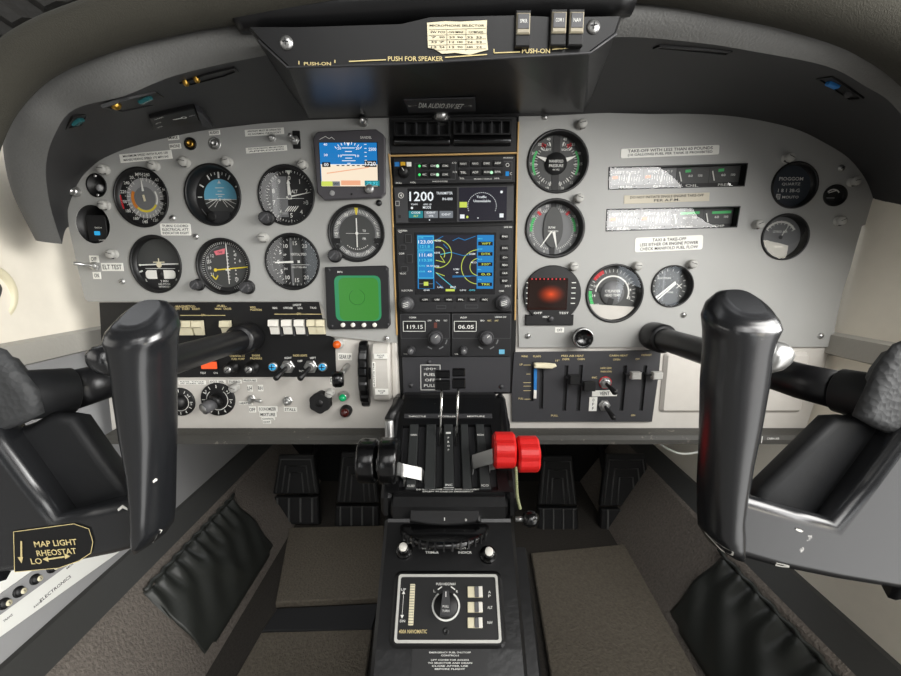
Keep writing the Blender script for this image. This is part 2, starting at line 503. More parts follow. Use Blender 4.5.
# footwell carpets
def slab(name, label, pts, m, th, cat='mat', z=0):
    P = [FLO.uv(x, y, z) for x, y in pts]
    mb = MB(); mb.prism(P, z + .0005, z + th, m, .002)
    o = mb.build(name, M=FLO.mat()); return tag(o, label, cat)
slab('carpet_mat', 'brown carpet mat in the right footwell before the rudder pedals', [(531, 557), (624, 548), (702, 690), (552, 690)], MATC, .010)
slab('carpet_mat', 'rear brown carpet mat in the left footwell behind the dark heel plate', [(232, 690), (262, 637), (372, 634), (365, 690)], MATC, .010)
slab('carpet_mat', 'front brown carpet mat in the left footwell before the rudder pedals', [(276, 608), (290, 532), (384, 530), (383, 603)], MATC, .012)
slab('heel_plate', 'black rubber heel plate across the left footwell between two brown mats', [(262, 634), (277, 611), (380, 606), (372, 633)], RUBB, .006, 'heel plate')

# rudder pedals
def pedal(px0, px1, y0, y1, y2, label, base=None):
    Y = .90 if px0 < 450 else .89
    c = atY((px0 + px1) / 2, y1, Y); e = atY(px1, y1, Y).x - atY(px0, y1, Y).x
    hh = (atY(450, y0, Y) - atY(450, y1, Y)).z; lh = (atY(450, y1, Y) - atY(450, y2, Y)).z
    pl = Plane(c, (0, .18, 1), (0, -1, .18))
    t = thing('rudder_pedal', label, 'pedal', pl.mat(), 'rudder pedals in the footwells')
    mb = MB(); w0, w1 = e * .96, e * .72
    mb.prism([(-w0/2, 0), (w0/2, 0), (w1/2, hh), (-w1/2, hh)], -.012, 0, PEDAL, .002)
    toe = mb.build('toe_pad', t)
    for i, s in enumerate((.86, .60, .34)):
        mb = MB(); top = hh * (.90 - .17 * i)
        a, b = (w0 * s / 2), (w1 * s / 2)
        mb.tube([(-a, .004, .001), (-b, top, .001), (b, top, .001), (a, .004, .001)], .0020, PEDALE, 6); mb.build('tread_ridge', toe)
    mb = MB(); mb.prism([(-e*.5, -lh), (e*.5, -lh), (e*.47, -.006), (-e*.47, -.006)], -.012, .006, PEDAL, .003); heel = mb.build('heel_pad', t)
    for s in (-.36, -.12, .12, .36):
        mb = MB(); mb.box(s * e, -lh/2, .0075, e*.035, lh*.8, .004, PEDALE, .0008); mb.build('tread_bar', heel)
    mb = MB(); mb.tube([(0, -lh*.4, -.014), (0, -.01, -.10), (0, .13, -.19)], .009, PEDAL, 10); mb.build('pedal_arm', t)
pedal(272, 320, 458, 494, 521, 'leftmost black rudder pedal with ridged tread in the left footwell')
pedal(335, 380, 456, 503, 524, 'black rudder pedal beside the black throttle knobs in the left footwell')
pedal(537, 578, 460, 505, 528, 'black rudder pedal beside the red mixture knobs in the right footwell')
pedal(599, 653, 458, 506, 528, 'rightmost black rudder pedal with ridged tread in the right footwell')

# ------------------------------------------------------------------ glareshield
Ipx = [(62, 244), (50, 205), (46, 165), (56, 132), (75, 109), (124, 96), (177, 75), (258, 57), (340, 45), (450, 40), (560, 40), (630, 37), (700, 43), (751, 51), (826, 66), (865, 86), (893, 105), (915, 140), (922, 185), (908, 214)]
IY = [.55, .51, .475, .45, .44, .43, .43, .43, .43, .43, .43, .43, .43, .43, .43, .44, .45, .47, .51, .555]
Opx = [(36, 240), (13, 195), (3, 150), (6, 112), (31, 78), (109, 47), (155, 37), (236, 22), (340, 10), (450, 5), (560, 2), (639, 2), (740, 9), (808, 21), (865, 43), (901, 68), (930, 100), (950, 150), (945, 195), (925, 217)]
Ppx = [(66, 226), (65, 210), (69, 197), (74, 185), (83, 172), (102, 157), (140, 143), (210, 128), (300, 119), (420, 115), (540, 114), (610, 111.5), (680, 112.5), (740, 116), (795, 127.5), (828, 143), (851, 158), (867, 178), (875, 199), (878, 222)]
I3 = smooth_path([atY(*p, y) for p, y in zip(Ipx, IY)], 5)
O3 = smooth_path([atY(*p, y - .012) for p, y in zip(Opx, IY)], 5)
P3 = smooth_path([atY(*p, .604) for p in Ppx], 5)
cen = Vector((0, 0, -.05))
def outw(p, d):
    q = Vector((p.x, 0, p.z)) - cen; q.normalize(); return p + q * d
P3 = [outw(p, -.005) for p in P3]
mb = MB()
under = []
for k in range(9):
    f = k / 8
    under.append([a.lerp(b, f) + Vector((0, 0, .006 * sin(pi * f))) for a, b in zip(I3, P3)])
mb.loft(under, UNDER, closed=False, caps=False)
roof = [outw(p, .012) + Vector((0, .02, 0)) for p in O3]; back = [outw(p, .05) for p in P3]
mb.loft([P3, back, roof, O3], UNDER, closed=False, caps=False)
hood_v, hood_f = list(mb.v), list(mb.f)
hood = mb.build('glareshield', recalc=False)
tag(hood, 'dark grey padded glareshield hood arching over the instrument panel', 'glareshield')
HB = BVHTree.FromPolygons([Vector(v) for v in hood_v], hood_f)
mb = MB()
band = []
for k in range(7):
    f = k / 6
    band.append([a.lerp(b, f) + Vector((0, -.010 * sin(pi * f) ** .7, 0)) for a, b in zip(I3, O3)])
nb = len(I3); cut = [i for i in range(nb)]
mb.loft(band, PADG, closed=False, caps=False); mb.build('front_pad', hood)
# roll above it
Rpx = [(-30, 240), (-40, 200), (-32, 150), (-14, 105), (14, 70), (45, 48), (85, 31), (130, 17), (190, 4), (240, -6), (450, -40), (640, -38), (745, -26), (822, -12), (890, 12), (938, 44), (978, 92), (1000, 150), (995, 215)]
Rr = [.0185] * 9 + [.020, .024, .027, .030, .032, .032, .032, .032, .03, .03]
R3 = smooth_path([atY(*p, .40 + (.08 if i in (0, 18) else 0)) for i, p in enumerate(Rpx)], 6)
Rq = [Rr[min(i // 6, 17)] + (Rr[min(i // 6, 17) + 1] - Rr[min(i // 6, 17)]) * (i % 6) / 6 if i // 6 < 18 else Rr[-1] for i in range(len(R3))]
mb = MB(); mb.tube(R3, Rq, SUEDE, 20)
tag(mb.build('padded_roll'), 'thick dark fabric crash roll running along the glareshield front', 'padded roll')
mb = MB()
A3 = smooth_path([atY(*p, .46) for p in [(-60, 100), (-10, 45), (50, 10), (130, -22), (250, -50)]], 12)
pl = []
for i, p in enumerate(A3):
    z = .006 if i % 6 < 3 else 0
    q = outw(p, .10)
    pl.append([p + Vector((0, -z, 0)), p.lerp(q, .5) + Vector((0, -z - .004, 0)), q + Vector((0, .03 - z, 0)), q + Vector((0, .06, 0)), p + Vector((0, .03, 0))])
mb.loft(pl, LEATH, smooth=False)
tag(mb.build('pleated_cover', recalc=True), 'pleated black cover above the padded roll, upper left corner', 'cover')
for i in range(6, len(A3) - 1, 6):
    p = A3[i]; q = outw(p, .10)
    mb = MB(); mb.tube([p + Vector((0, -.004, 0)), p.lerp(q, .5) + Vector((0, -.008, 0)), q + Vector((0, .026, 0))], .0010, DARK, 6)
    mb.build('pleat_piping', bpy.data.objects['pleated_cover'])

# ------------------------------------------------------------------ speaker console under the glareshield middle
YC = .385
f_px = [(247, 27), (258, 40), (287, 67), (400, 63.5), (502, 57.5), (591, 52), (617, 33), (623, 16)]
Fr = [atY(*p, YC) for p in f_px]
b_px = [(300, 100), (304, 112), (309, 118.5), (400, 116), (502, 114.5), (583, 112.5), (587, 108), (592, 96)]
Bk = [atY(*p, .597) for p in b_px]
tpx = [(560, 17), (520, 15), (430, 17), (400, 24), (300, 27)]
top = [atY(*p, YC) for p in tpx]
topb = [Vector((p.x, .597, .27)) for p in top]
ringF, ringB = Fr + top, Bk + topb
mb = MB()
rin = [[p + (Vector((0, .004, 0))) for p in ringF], ringB]
cfr = sum(ringF, Vector()) / len(ringF)
mb.loft([[p.lerp(cfr, .018) for p in ringF], rin[0], ringB], CONS, True, True, False)
cons = mb.build('speaker_console', recalc=True)
tag(cons, 'black trapezoid speaker console hanging under the middle of the glareshield', 'console')
mb = MB(); mb.tube([p + Vector((0, .001, 0)) for p in Fr[1:7]], .0011, DARK, 6); mb.build('worn_highlight_edge', cons)  # paler tube for the worn edge, with the edge highlight in its colour
mb = MB(); mb.tube(smooth_path([atY(*p, YC + .022) for p in [(238, 16), (300, 12), (430, 4), (520, 0), (632, -2)]], 5), .0135, CONS, 18); mb.build('top_cushion', cons)
CF = Plane((0, YC, .19), (0, 0, 1), (0, -1, 0))
def cl(px, py, z=.0006): return CF.uv(px, py, z)
mb = MB(); mb.M = CF.mat()
for t_, x0, x1, y, h in (('PUSH FOR SPEAKER', 388, 443, 58.8, .0036), ('PUSH-ON', 304, 331, 63.8, .0026), ('PUSH-ON', 522, 550, 51, .0036)):
    a, b = cl(x0, y), cl(x1, y); mb.text(t_, (a[0]+b[0])/2, (a[1]+b[1])/2, b[0]-a[0], h, YLW, .0008)
for x0, y0, x1, y1 in ((349, 61.5, 386, 59.8), (445, 57.5, 487, 54.5), (494, 53, 520, 52), (552, 49.5, 579, 47), (494, 53, 494, 49), (579, 47, 579, 43), (299, 64.5, 299, 61), (335, 63, 335, 60)):
    a, b = cl(x0, y0), cl(x1, y1); mb.line(a[0], a[1], b[0], b[1], .0008, YLW, .0008)
mb.build('lettering', cons)
for px, py in ((286.6, 43), (593, 27)):
    p = CF.uv(px, py); mb = MB(); mb.M = CF.mat(*p)
    mb.lathe([(.0055, 0), (.0055, .001), (.0035, .0025), (0, .003)], SILV, 20); mb.box(0, 0, .003, .005, .0008, .0008, INK); mb.box(0, 0, .003, .0008, .005, .0008, INK); mb.build('screw', cons)
CU = Plane(Fr[3], Bk[3] - Fr[3], (Bk[3] - Fr[3]).cross(Vector((1, 0, 0))))
if CU.n.z > 0: CU = Plane(Fr[3], Bk[3] - Fr[3], -(Bk[3] - Fr[3]).cross(Vector((1, 0, 0))))
# paper card
it = Item(CF, 427, 21, 487, 54, .0006)
P = [it.l(*p) for p in [(427, 23), (445, 21.5), (460, 22), (487, 20.5), (486.5, 34), (488, 50), (480, 52), (470, 55), (455, 53), (442, 54), (434, 49), (428, 48)]]
mb = MB(); mb.prism(P, 0, .0005, PAPER)
for y in (29.5, 35, 40, 45, 50):
    a, b = it.l(429, y + .8), it.l(486, y - .8); mb.line(*a, *b, .0003, INK, .0007)
for x in (447, 466):
    a, b = it.l(x, 29.5), it.l(x, 51); mb.line(*a, *b, .0003, INK, .0007)
a = it.l(457, 26); mb.text('MICROPHONE SELECTOR', *a, .045, .0016, INK, .0007)
for x, s in ((438, 'SW POS'), (456, 'ON MIKE'), (476, 'COMPASS')):
    mb.text(s, *it.l(x, 32.5), .012, .0016, INK, .0007)
for y in (37.7, 42.5, 47.5):
    for x in (434, 442, 452, 460, 470, 479): mb.text(random.choice(['12', '24', '90', '180', '7', '33']), *it.l(x, y), .0045, .0015, INK, .0007)
tag(mb.build('paper_card', M=it.M), 'torn cream paper table card stuck on the speaker console front', 'card')
# push buttons
for i, (x0, x1, y0, y1, lab) in enumerate(((514.5, 529, 14, 50, 'single square push button left of the pair on the speaker console'), (549, 564.5, 13, 49, 'left push button of the adjoining pair on the speaker console'), (566.5, 581.5, 13, 49, 'right push button of the adjoining pair on the speaker console'))):
    it = Item(CF, x0, y0, x1, y1)
    t = thing('push_button', lab, 'button', it.M, 'push buttons on the speaker console')
    mb = MB(); mb.box(0, 0, .003, it.w, it.h, .006, BLK, .0008); mb.build('socket', t)
    mb = MB(); mb.box(0, it.h*.10, .0055, it.w*.92, it.h*.58, .005, CAPT, .001); mb.build('button_cap', t)
    mb = MB(); mb.box(0, it.h*.14, .0082, it.w*.78, it.h*.40, .0008, MID, .0003); mb.text(('SPKR', 'COM 1', 'NAV')[i], 0, it.h*.14, it.w*.5, .0028, LET, .0088); mb.build('legend_plate', t)
# dim placard on its underside
it = Item(CU, 404, 97, 476, 111, .0003)
mb = MB(); mb.prism(it.poly([(404, 99), (475, 97), (475.5, 110), (409, 112)]), 0, .0012, CHAR, .0003)
mb.text('DIA AUDIO SW SET', *it.l(441, 104.5), it.w*.62, it.h*.36, LET, .0015)
for x0, x1 in ((409, 417), (464, 471)): mb.line(*it.l(x0, 105), *it.l(x1, 104), .0007, LET, .0015)
for px, s in ((409, -1), (471, 1)):
    x, y = it.l(px, 104.5); mb.flat([(x + s*.003, y), (x - s*.001, y + .0016*1), (x - s*.001, y - .0016)], .0015, LET)
tag(mb.build('placard', M=it.M), 'charcoal audio dimmer placard with two arrows under the speaker console', 'placard')

# fittings let into the underside of the hood
def hood_plane(px, py):
    r = ray(px, py).normalized(); p, n, _, _ = HB.ray_cast(Vector((0, 0, 0)), r)
    if n.dot(r) > 0: n = -n
    return Plane(p, (0, 1, .2), n)
def hood_lamp(pts, label, lens, name='map_light', cat='lamp'):
    cx = sum(p[0] for p in pts) / len(pts); cy = sum(p[1] for p in pts) / len(pts)
    pl = hood_plane(cx, cy); it = Item(pl, cx - 1, cy - 1, cx + 1, cy + 1)
    P = it.poly(pts); t = thing(name, label, cat, it.M)
    mb = MB(); P0 = ccw(P); mb.plate(P0, [offset(P0, .0025)], -.001, .002, BLK); mb.build('surround', t)
    mb = MB(); mb.prism(offset(P0, .002), -.0005, .0008, BLK); mb.build('recess', t)
    for kind, x, y, r, m in lens:
        x, y = it.l(x, y); mb = MB()
        if kind == 'r': mb.lathe([(r, 0), (r, .003), (r*.5, .005), (0, .0055)], m, 20, x, y)
        else: mb.prism(rrect(r, r*.6, .001, cx=x, cy=y), 0, .004, m, .001)
        mb.build('lens' if m in (TEALL, BLUP) else 'bulb', t)
    return it
hood_lamp([(101, 106), (128, 97), (155, 91), (163, 95), (166, 101), (120, 111)], 'recessed map light with brass bulb and teal lens beside the flap placard', [('r', 115, 104, .0045, BRASS), ('b', 144, 98, .013, TEALL)])
hood_lamp([(179, 82), (205, 73), (234, 66), (238, 70), (225, 75), (190, 84)], 'slim recessed light with two small brass bulbs left of the speaker console', [('r', 185, 80.5, .003, BRASS), ('r', 196, 77, .003, BRASS)])
hood_lamp([(64, 128), (72, 115), (88, 112), (82, 124)], 'small recessed teal lens at the far left under the glareshield', [('b', 76, 120, .012, TEALL)])
hood_lamp([(653, 47), (660, 44.5), (733, 50), (728, 54)], 'long narrow recessed slot right of the speaker console under the glareshield', [], 'slot_vent', 'vent')
hood_lamp([(817, 77), (833, 75), (865, 97), (850, 99)], 'recessed light with blue lens near the right end of the glareshield', [('b', 834, 83, .012, BLUP), ('r', 850, 92, .004, DARK)])
it0 = hood_plane(178, 114); it = Item(it0, 148, 104, 212, 125)
t = thing('key_placard', 'black wedge placard with a key symbol under the left glareshield', 'placard', it.M)
mb = MB(); mb.prism(it.poly([(148, 113), (193, 103), (198, 116), (152, 126)]), 0, .006, BLK, .0008); mb.build('wedge', t)
mb = MB()
for s, x, y, w in (('OPERATE', 157, 112.5, .012), ('FLAP', 156, 117.5, .008), ('LIGHT', 158, 121.5, .008), ('PUSH', 190, 110, .007)): mb.text(s, *it.l(x, y), w, .0024, LET, .0064, 8)
mb.line(*it.l(171, 114), *it.l(180, 112.5), .002, LET, .0064)
mb.M = Matrix.Translation((*it.l(182, 112), 0)); mb.arc(0, 360, .0018, .0032, LET, .0064); mb.build('lettering', t)
mb = MB(); mb.prism(it.poly([(194, 103), (200, 106), (212, 122), (199, 119)]), 0, .009, CHAR, .001); mb.build('lever_tab', t)
# ------------------------------------------------------------------ control yokes
def superring(px, py, hw, hd, Y, slope=0., e=2.6, n=28):
    c = atY(px, py, Y); w = atY(px + hw, py, Y).x - c.x
    for _ in range(6):              # solve for the centre and half width whose silhouette is the measured one
        q = [proj(p)[0] for p in ring0(c, w, hd, slope, e, n)]
        k = Y / F / .96; c = c + Vector(((px - (max(q) + min(q)) / 2) * k, 0, 0)); w = max(.001, w + (hw - (max(q) - min(q)) / 2) * k)
    return ring0(c, w, hd, slope, e, n)
def ring0(c, w, hd, slope, e, n):
    R = []
    for k in range(n):
        a = 2*pi*k/n; ca, sa = cos(a), sin(a)
        x = w * abs(ca) ** (2/e) * (1 if ca >= 0 else -1); d = hd * abs(sa) ** (2/e) * (1 if sa >= 0 else -1)
        R.append(Vector((c.x + x, c.y + d, c.z + d * slope)))
    return R
def front_prism(mb, pts, Y, dep, m, bev=.004, n=3, inset=0.):
    """outline measured at distance Y, carried back by dep, with rounded front and back rims"""
    P = ccw([(p.x, p.z) for p in (atY(*q, Y) for q in pts)])
    prof = []
    for k in range(n + 1):
        a = pi/2 * k / n; prof.append((bev * (1 - sin(a)), bev * (1 - cos(a))))
    rings = [[(x, Y + z, y) for x, y in offset(P, i)] for i, z in prof] + [[(x, Y + dep - z, y) for x, y in offset(P, i + inset)] for i, z in prof[::-1]]
    mb.loft(rings, m, True, False, True)
    for rg, d in ((rings[0], 0), (rings[-1], 1)):
        tri = tessellate_polygon([[Vector((p[0], p[2], 0)) for p in rg]])
        mb.add(rg, [t for t in tri], m)
CHIPM = mat('bare_filler', (226, 224, 216), .6)
CHIPS = {'right': [[(702, 527), (706, 533), (714, 540), (724, 547), (734, 552), (733, 555), (722, 550.5), (711, 544), (704, 536.5), (701, 529)], [(699, 515), (702, 516), (704, 519), (702, 520), (700, 518), (699, 517)],
                   [(776, 562), (782, 563), (789, 565), (789, 567), (782, 566.5), (775, 565)], [(838, 584), (841, 580), (843, 579), (844, 580), (842, 583), (840, 585)], [(796, 528), (800, 529), (803, 531), (801, 532), (798, 531), (795, 529)]],
         'left': [[(152, 543), (156, 537), (159, 529), (162, 530), (159, 538), (154, 545)], [(118, 509), (123, 505), (128, 508), (128, 510), (123, 508), (119, 511)], [(152, 481), (155, 478), (157, 479), (156, 481), (155, 481), (153, 483)]]}
def yoke(side):
    L = side == 'left'
    Yg = .275 if L else .285
    t = thing('control_yoke', ('left' if L else 'right') + ' black pilot control yoke ' + ('carrying a map light placard' if L else 'with a bright worn thumb switch'), 'control yoke', Matrix.Translation(atY(150 if L else 730, 540, Yg)), 'control yokes')
    inv = t.matrix_world.inverted()
    def fin(mb, name, p=t, sub=0):
        o = mb.build(name, p, recalc=True, sub=sub)
        off = t.matrix_world.translation
        for v in o.data.vertices: v.co -= off
        return o
    if L: G = [(140, 312, 20, .012, .6), (140, 315.5, 29, .017, .52), (140.5, 323, 37, .020, .42), (141, 333, 40, .021, .26), (142, 346, 36.5, .021, .1), (143.5, 370, 34, .0205, 0), (145, 395, 32.5, .020, 0), (148, 430, 30, .0195, 0), (151, 465, 26, .019, 0), (152.5, 492, 24, .019, 0), (153, 515, 23, .019, -.1), (152, 529, 22.5, .018, -.2), (149, 540, 18, .016, -.2), (144, 548, 10, .010, -.2)]
    else: G = [(746, 301, 20, .012, .6), (745, 304.5, 30, .017, .52), (743, 312, 38, .020, .42), (742, 321, 41.5, .021, .26), (740, 335, 38, .021, .1), (738, 352, 36, .0205, 0), (734.5, 385, 35, .020, 0), (731, 420, 32, .0195, 0), (726.5, 455, 28.5, .019, 0), (722.5, 490, 26, .019, 0), (721, 513, 24.5, .019, -.1), (722, 531, 24.5, .018, -.2), (726, 545, 20, .016, -.2), (734, 555, 11, .010, -.2)]
    rings = []
    for k in range(len(G) - 1):
        for j in range(3):
            f = j / 3; a, b = G[k], G[k+1]
            rings.append([a[i] + (b[i] - a[i]) * f for i in range(5)])
    rings.append(G[-1])
    mb = MB(); mb.loft([superring(x, y, w, d, Yg, s) for x, y, w, d, s in rings], YOKE)
    gp = fin(mb, 'grip')
    if L: base = [(152, 502), (154, 520), (152, 538), (143, 549), (110, 558), (60, 568), (0, 577), (-70, 588), (-70, 360), (0, 446), (28, 484), (53, 519), (90, 509), (132, 500)]
    else: base = [(726, 500), (722, 528), (724, 545), (740, 560), (780, 571), (840, 583), (901, 593), (975, 606), (975, 350), (901, 440), (870, 482), (838, 524), (800, 514), (750, 499)]
    mb = MB(); front_prism(mb, base, Yg - .010, .030, YOKE, .008, inset=.004); fin(mb, 'horn_arm')
    if L: hub = [(128, 505), (128, 494), (100, 458), (72, 418), (47, 414), (28, 425), (0, 434), (-70, 420), (-70, 560), (60, 530)]
    else: hub = [(752, 505), (764, 490), (800, 455), (838, 418), (862, 417), (885, 430), (901, 428), (975, 410), (975, 560), (840, 535)]
    mb = MB(); front_prism(mb, hub, Yg + .010, .022, YOKEM, .006, inset=.004); fin(mb, 'hub')
    if L: cov = [(-70, 330), (-4, 352), (14, 374), (29, 392), (35, 416), (18, 426), (-4, 434), (-70, 455)]
    else: cov = [(975, 320), (903, 346), (885, 369), (873, 395), (861, 419), (882, 431), (905, 441), (975, 470)]
    mb = MB(); front_prism(mb, cov, Yg - .004, .024, YOKEL, .007, inset=.010); fin(mb, 'hub_cover')
    # thumb switch
    c = atY(99.5 if L else 781, 360 if L else 357, Yg - .002)
    mb = MB(); sx = -1 if L else 1
    R = [superring(781 - 11 + dx if not L else 99.5 + 11 - dx, 357 + dx*.1, .1, .1, Yg) for dx in (0,)]
    for i, (dx, r) in enumerate(((-.014, .0118), (-.006, .0112), (.000, .0098), (.004, .007), (.0062, .003))):
        ring = []
        for k in range(20):
            a = 2*pi*k/20; ring.append(Vector((c.x + sx*(dx + .0015*sin(a)), c.y + r*.9*cos(a), c.z + r*sin(a))))
        if i == 0: RR = []
        RR.append(ring)
    mb.loft(RR, SILV if not L else YOKE); o = fin(mb, 'thumb_switch', gp)
    if not L: o['label'] = 'bright worn thumb switch'
    # the other half of the wheel, mirrored at the middle of the hub
    xm = atY(-46 if L else 950, 470, Yg).x - t.matrix_world.translation.x
    for o in [q for q in t.children if q.name.split('.')[0] in ('grip', 'horn_arm', 'hub', 'hub_cover')]:
        mb = MB(); mm = o.data
        mb.add([(2 * xm - v.co.x, v.co.y, v.co.z) for v in mm.vertices], [tuple(p.vertices)[::-1] for p in mm.polygons], mm.materials[0], True)
        n2 = mb.build(o.name.split('.')[0], t)
        n2.data.polygons.foreach_set('use_smooth', [p.use_smooth for p in mm.polygons])
    # bare patches worn through the paint
    from mathutils.bvhtree import BVHTree as BT
    off = t.matrix_world.translation; vv, ff = [], []
    for o in t.children:
        if o.name.split('.')[0] in ('grip', 'horn_arm'):
            b0 = len(vv); vv += [v.co + off for v in o.data.vertices]; ff += [tuple(b0 + i for i in p.vertices) for p in o.data.polygons]
    bt = BT.FromPolygons(vv, ff)
    for ch in CHIPS[side]:
        P = []
        for q in ch:
            h, nn, _, _ = bt.ray_cast(Vector((0, 0, 0)), ray(*q).normalized())
            if h is not None: P.append(h + (nn if nn.y < 0 else -nn) * .0005)
        if len(P) < 4: continue
        k = len(P) // 2; A, B = P[:k], P[k:2*k][::-1]; mb = MB()
        mb.add(A + B, [(i, i+1, k+i+1, k+i) for i in range(k - 1)], CHIPM); fin(mb, 'paint_chip')
    # column
    if L: ctr = [(250, 337, .5985), (98, 383, .336), (73, 390, .310), (20, 396, .284)]; r = (.0150, .0172)
    else: ctr = [(652, 335.5, .5985), (800, 381, .352), (838, 390, .322), (893, 402, .292)]; r = (.0152, .0175)
    C = [atY(*c) for c in ctr]
    mb = MB(); mb.tube([C[0].lerp(C[1], k/8) for k in range(9)] + [C[2]], r[0], SHAFT, 24); fin(mb, 'column')
    mb = MB(); d = (C[3] - C[2]); mb.tube([C[2], C[2] + d*.03, C[2] + d*.9, C[3]], [r[1]*.93, r[1], r[1]*1.05, r[1]*1.05], YOKEM, 24); fin(mb, 'column_sleeve')
    if L:
        pl = Plane((0, Yg - .010, 0), (0, 0, 1), (0, -1, 0))
        mb = MB(); P = [pl.uv(*p) for p in [(15, 531), (75, 523), (90, 528), (94, 541), (92, 552), (80, 560), (60, 567), (16, 571)]]
        mb.M = pl.mat(); mb.prism(P, .0002, .0008, BLK)
        q = ccw(P)
        for i in range(len(q)):
            a, b = q[i-1], q[i]; mb.line(*a, *b, .0005, YLW, .001)
        for s, x, y, w in (('MAP LIGHT', 57, 542, 46), ('RHEOSTAT', 58, 551, 43), ('LO', 38, 560, 12)):
            a = pl.uv(x, y); mb.text(s, *a, w * .275 / F, .0046, YLW, .0012, 4)
        mb.line(*pl.uv(23, 540), *pl.uv(23, 556), .0012, YLW, .0012); x, y = pl.uv(23, 561); mb.flat([(x, y - .001), (x + .002, y + .004), (x - .002, y + .004)], .0012, YLW)
        mb.line(*pl.uv(50, 558), *pl.uv(66, 555.5), .0012, YLW, .0012)
        for px, s in ((47, -1), (69, 1)):
            x, y = pl.uv(px, 558 if s < 0 else 555); mb.flat([(x + s*.002, y), (x - s*.002, y + .0022), (x - s*.002, y - .0022)][::1], .0012, YLW)
        fin(mb, 'placard')['label'] = 'map light rheostat placard'
    return t
yoke('left'); yoke('right')
for px, py, r, lab in ((250, 337, .0205, 'black ringed collar where the left yoke column enters the switch panel'), (652, 335.5, .0195, 'black ringed collar where the right yoke column enters the panel')):
    c = atY(px, py, .6); sg = -1 if px < 450 else 1
    d = (atY(98, 383, .336) - c).normalized() if sg < 0 else (atY(800, 381, .352) - c).normalized()
    mb = MB(); mb.tube([c, c + d*.004, c + d*.030, c + d*.034], [r*1.0, r*1.04, r*1.04, r*.94], SHAFT, 28)
    tag(mb.build('column_collar'), lab, 'collar', 'yoke column collars')

# breaker panel below the left yoke
WL = Plane((-.553, .4, -.185), (0, 0, 1), (1, 0, .21)); WL = Plane((-.5505 , .4, -.198), (-.05, 0, -.238), (.978, 0, -.2056)) if 0 else WL
a3, b3 = Vector((-.55, .4, -.20)), Vector((-.50, .4, -.438))
up = (a3 - b3).normalized(); nn = Vector((0, 1, 0)).cross(up); nn = nn if nn.x > 0 else -nn
WL = Plane(a3, up, nn)
it = Item(WL, 0, 590, 60, 610, .001)
t = thing('breaker_panel', 'white circuit breaker panel on the lower left wall below the left yoke', 'breaker panel', it.M)
mb = MB(); mb.prism(it.poly([(-30, 585), (20, 545), (100, 545), (118, 552), (0, 636), (-30, 657)]), 0, .003, WHT, .0005)
mb.text('ELECTRONICS', *it.l(56, 588, .0032), .042, .0040, INK, .0032); 
for s, x, y in (('TRANS', 8, 618), ('RADIO', 38, 604), ('NAV 1', 54, 574), ('MKR', 70, 566)): mb.text(s, *it.l(x, y, .0032), .010, .0026, INK, .0032)
mb.build('plate', t)
mb = MB(); mb.prism(it.poly([(-30, 615), (60, 551), (72, 551), (80, 556), (-10, 622)], .003), .003, .0045, LOWW, .0004); mb.build('breaker_strip', t)
for x, y in ((3, 604), (18, 592), (34.5, 579.5), (51, 568)):
    mb = MB(); p = it.l(x, y, .0045); mb.lathe([(.0062, .0045), (.0062, .0065), (.0048, .0068), (.0045, .006), (.0042, .011), (.0030, .012), (0, .012)], BLK, 20, *p); mb.lathe([(.0033, .0118), (.0033, .0124), (0, .0124)], CREAM, 16, *p); mb.text('7½' if 0 else '5', *p, .0018, .003, INK, .0128); mb.build('breaker', t)

# ------------------------------------------------------------------ pedestal and throttle quadrant
prof = [(.70, -.2948), (.449, -.2948), (.447, -.298), (.355, -.375), (.318, -.408), (.306, -.430), (.300, -.599), (.70, -.599)]
def side_prism(mb, prof, x0, x1, m, bev=.004):
    P = ccw(prof)
    A = [[(x0, y, z) for y, z in offset(P, bev)], [(x0 + bev, y, z) for y, z in P], [(x1 - bev, y, z) for y, z in P], [(x1, y, z) for y, z in offset(P, bev)]]
    mb.loft(A, m, True, False, False)
    for rg in (A[0], A[-1]):
        tri = tessellate_polygon([[Vector((p[1], p[2], 0)) for p in rg]]); mb.add(rg, list(tri), m)
mb = MB(); side_prism(mb, prof, -.0775, .0745, PEDB); ped = mb.build('center_pedestal', recalc=True)
tag(ped, 'black center pedestal standing on the floor between the two footwells', 'pedestal')
mb = MB(); P = [FLO.uv(*p) for p in []] if 0 else None
# base skirt, wider towards the pilot seats
mb = MB(); side_prism(mb, [(.46, -.34), (.36, -.42), (.25, -.45), (.25, -.60), (.46, -.60)], .074, .094, PEDB, .003); mb.build('side_skirt', ped, recalc=True)

qi = Item(QD, 386, 395, 511, 492)
slots = [(406, 425.5), (422.5, 424.5), (440, 424.5), (456.5, 424.5), (471.5, 424.5), (487.5, 424.5)]
t = thing('throttle_quadrant', 'black throttle quadrant plate with six lever slots on the pedestal top', 'quadrant', qi.M)
mb = MB()
outer = qi.poly([(405, 398), (503, 398), (510, 424), (513, 492), (386, 492), (391, 424)], .008)
holes = []
bot_x = [401.5, 420, 439.5, 458.5, 476, 495]
for (x, y), xb in zip(slots, bot_x):
    w = 3.4
    holes.append(qi.poly([(x - w, y), (x + w, y), (xb + w, 490), (xb - w, 490)], .008))
o_ = ccw(outer); mb.plate(o_, holes, .002, .008, PEDB); mb.build('cover_plate', t)
mb = MB(); mb.prism(offset(o_, .004), -.004, .0015, INK); mb.build('slot_bed', t)
edges = [(387.5, 400)] + list(zip([s[0] for s in slots], bot_x)) + [(505, 511)]
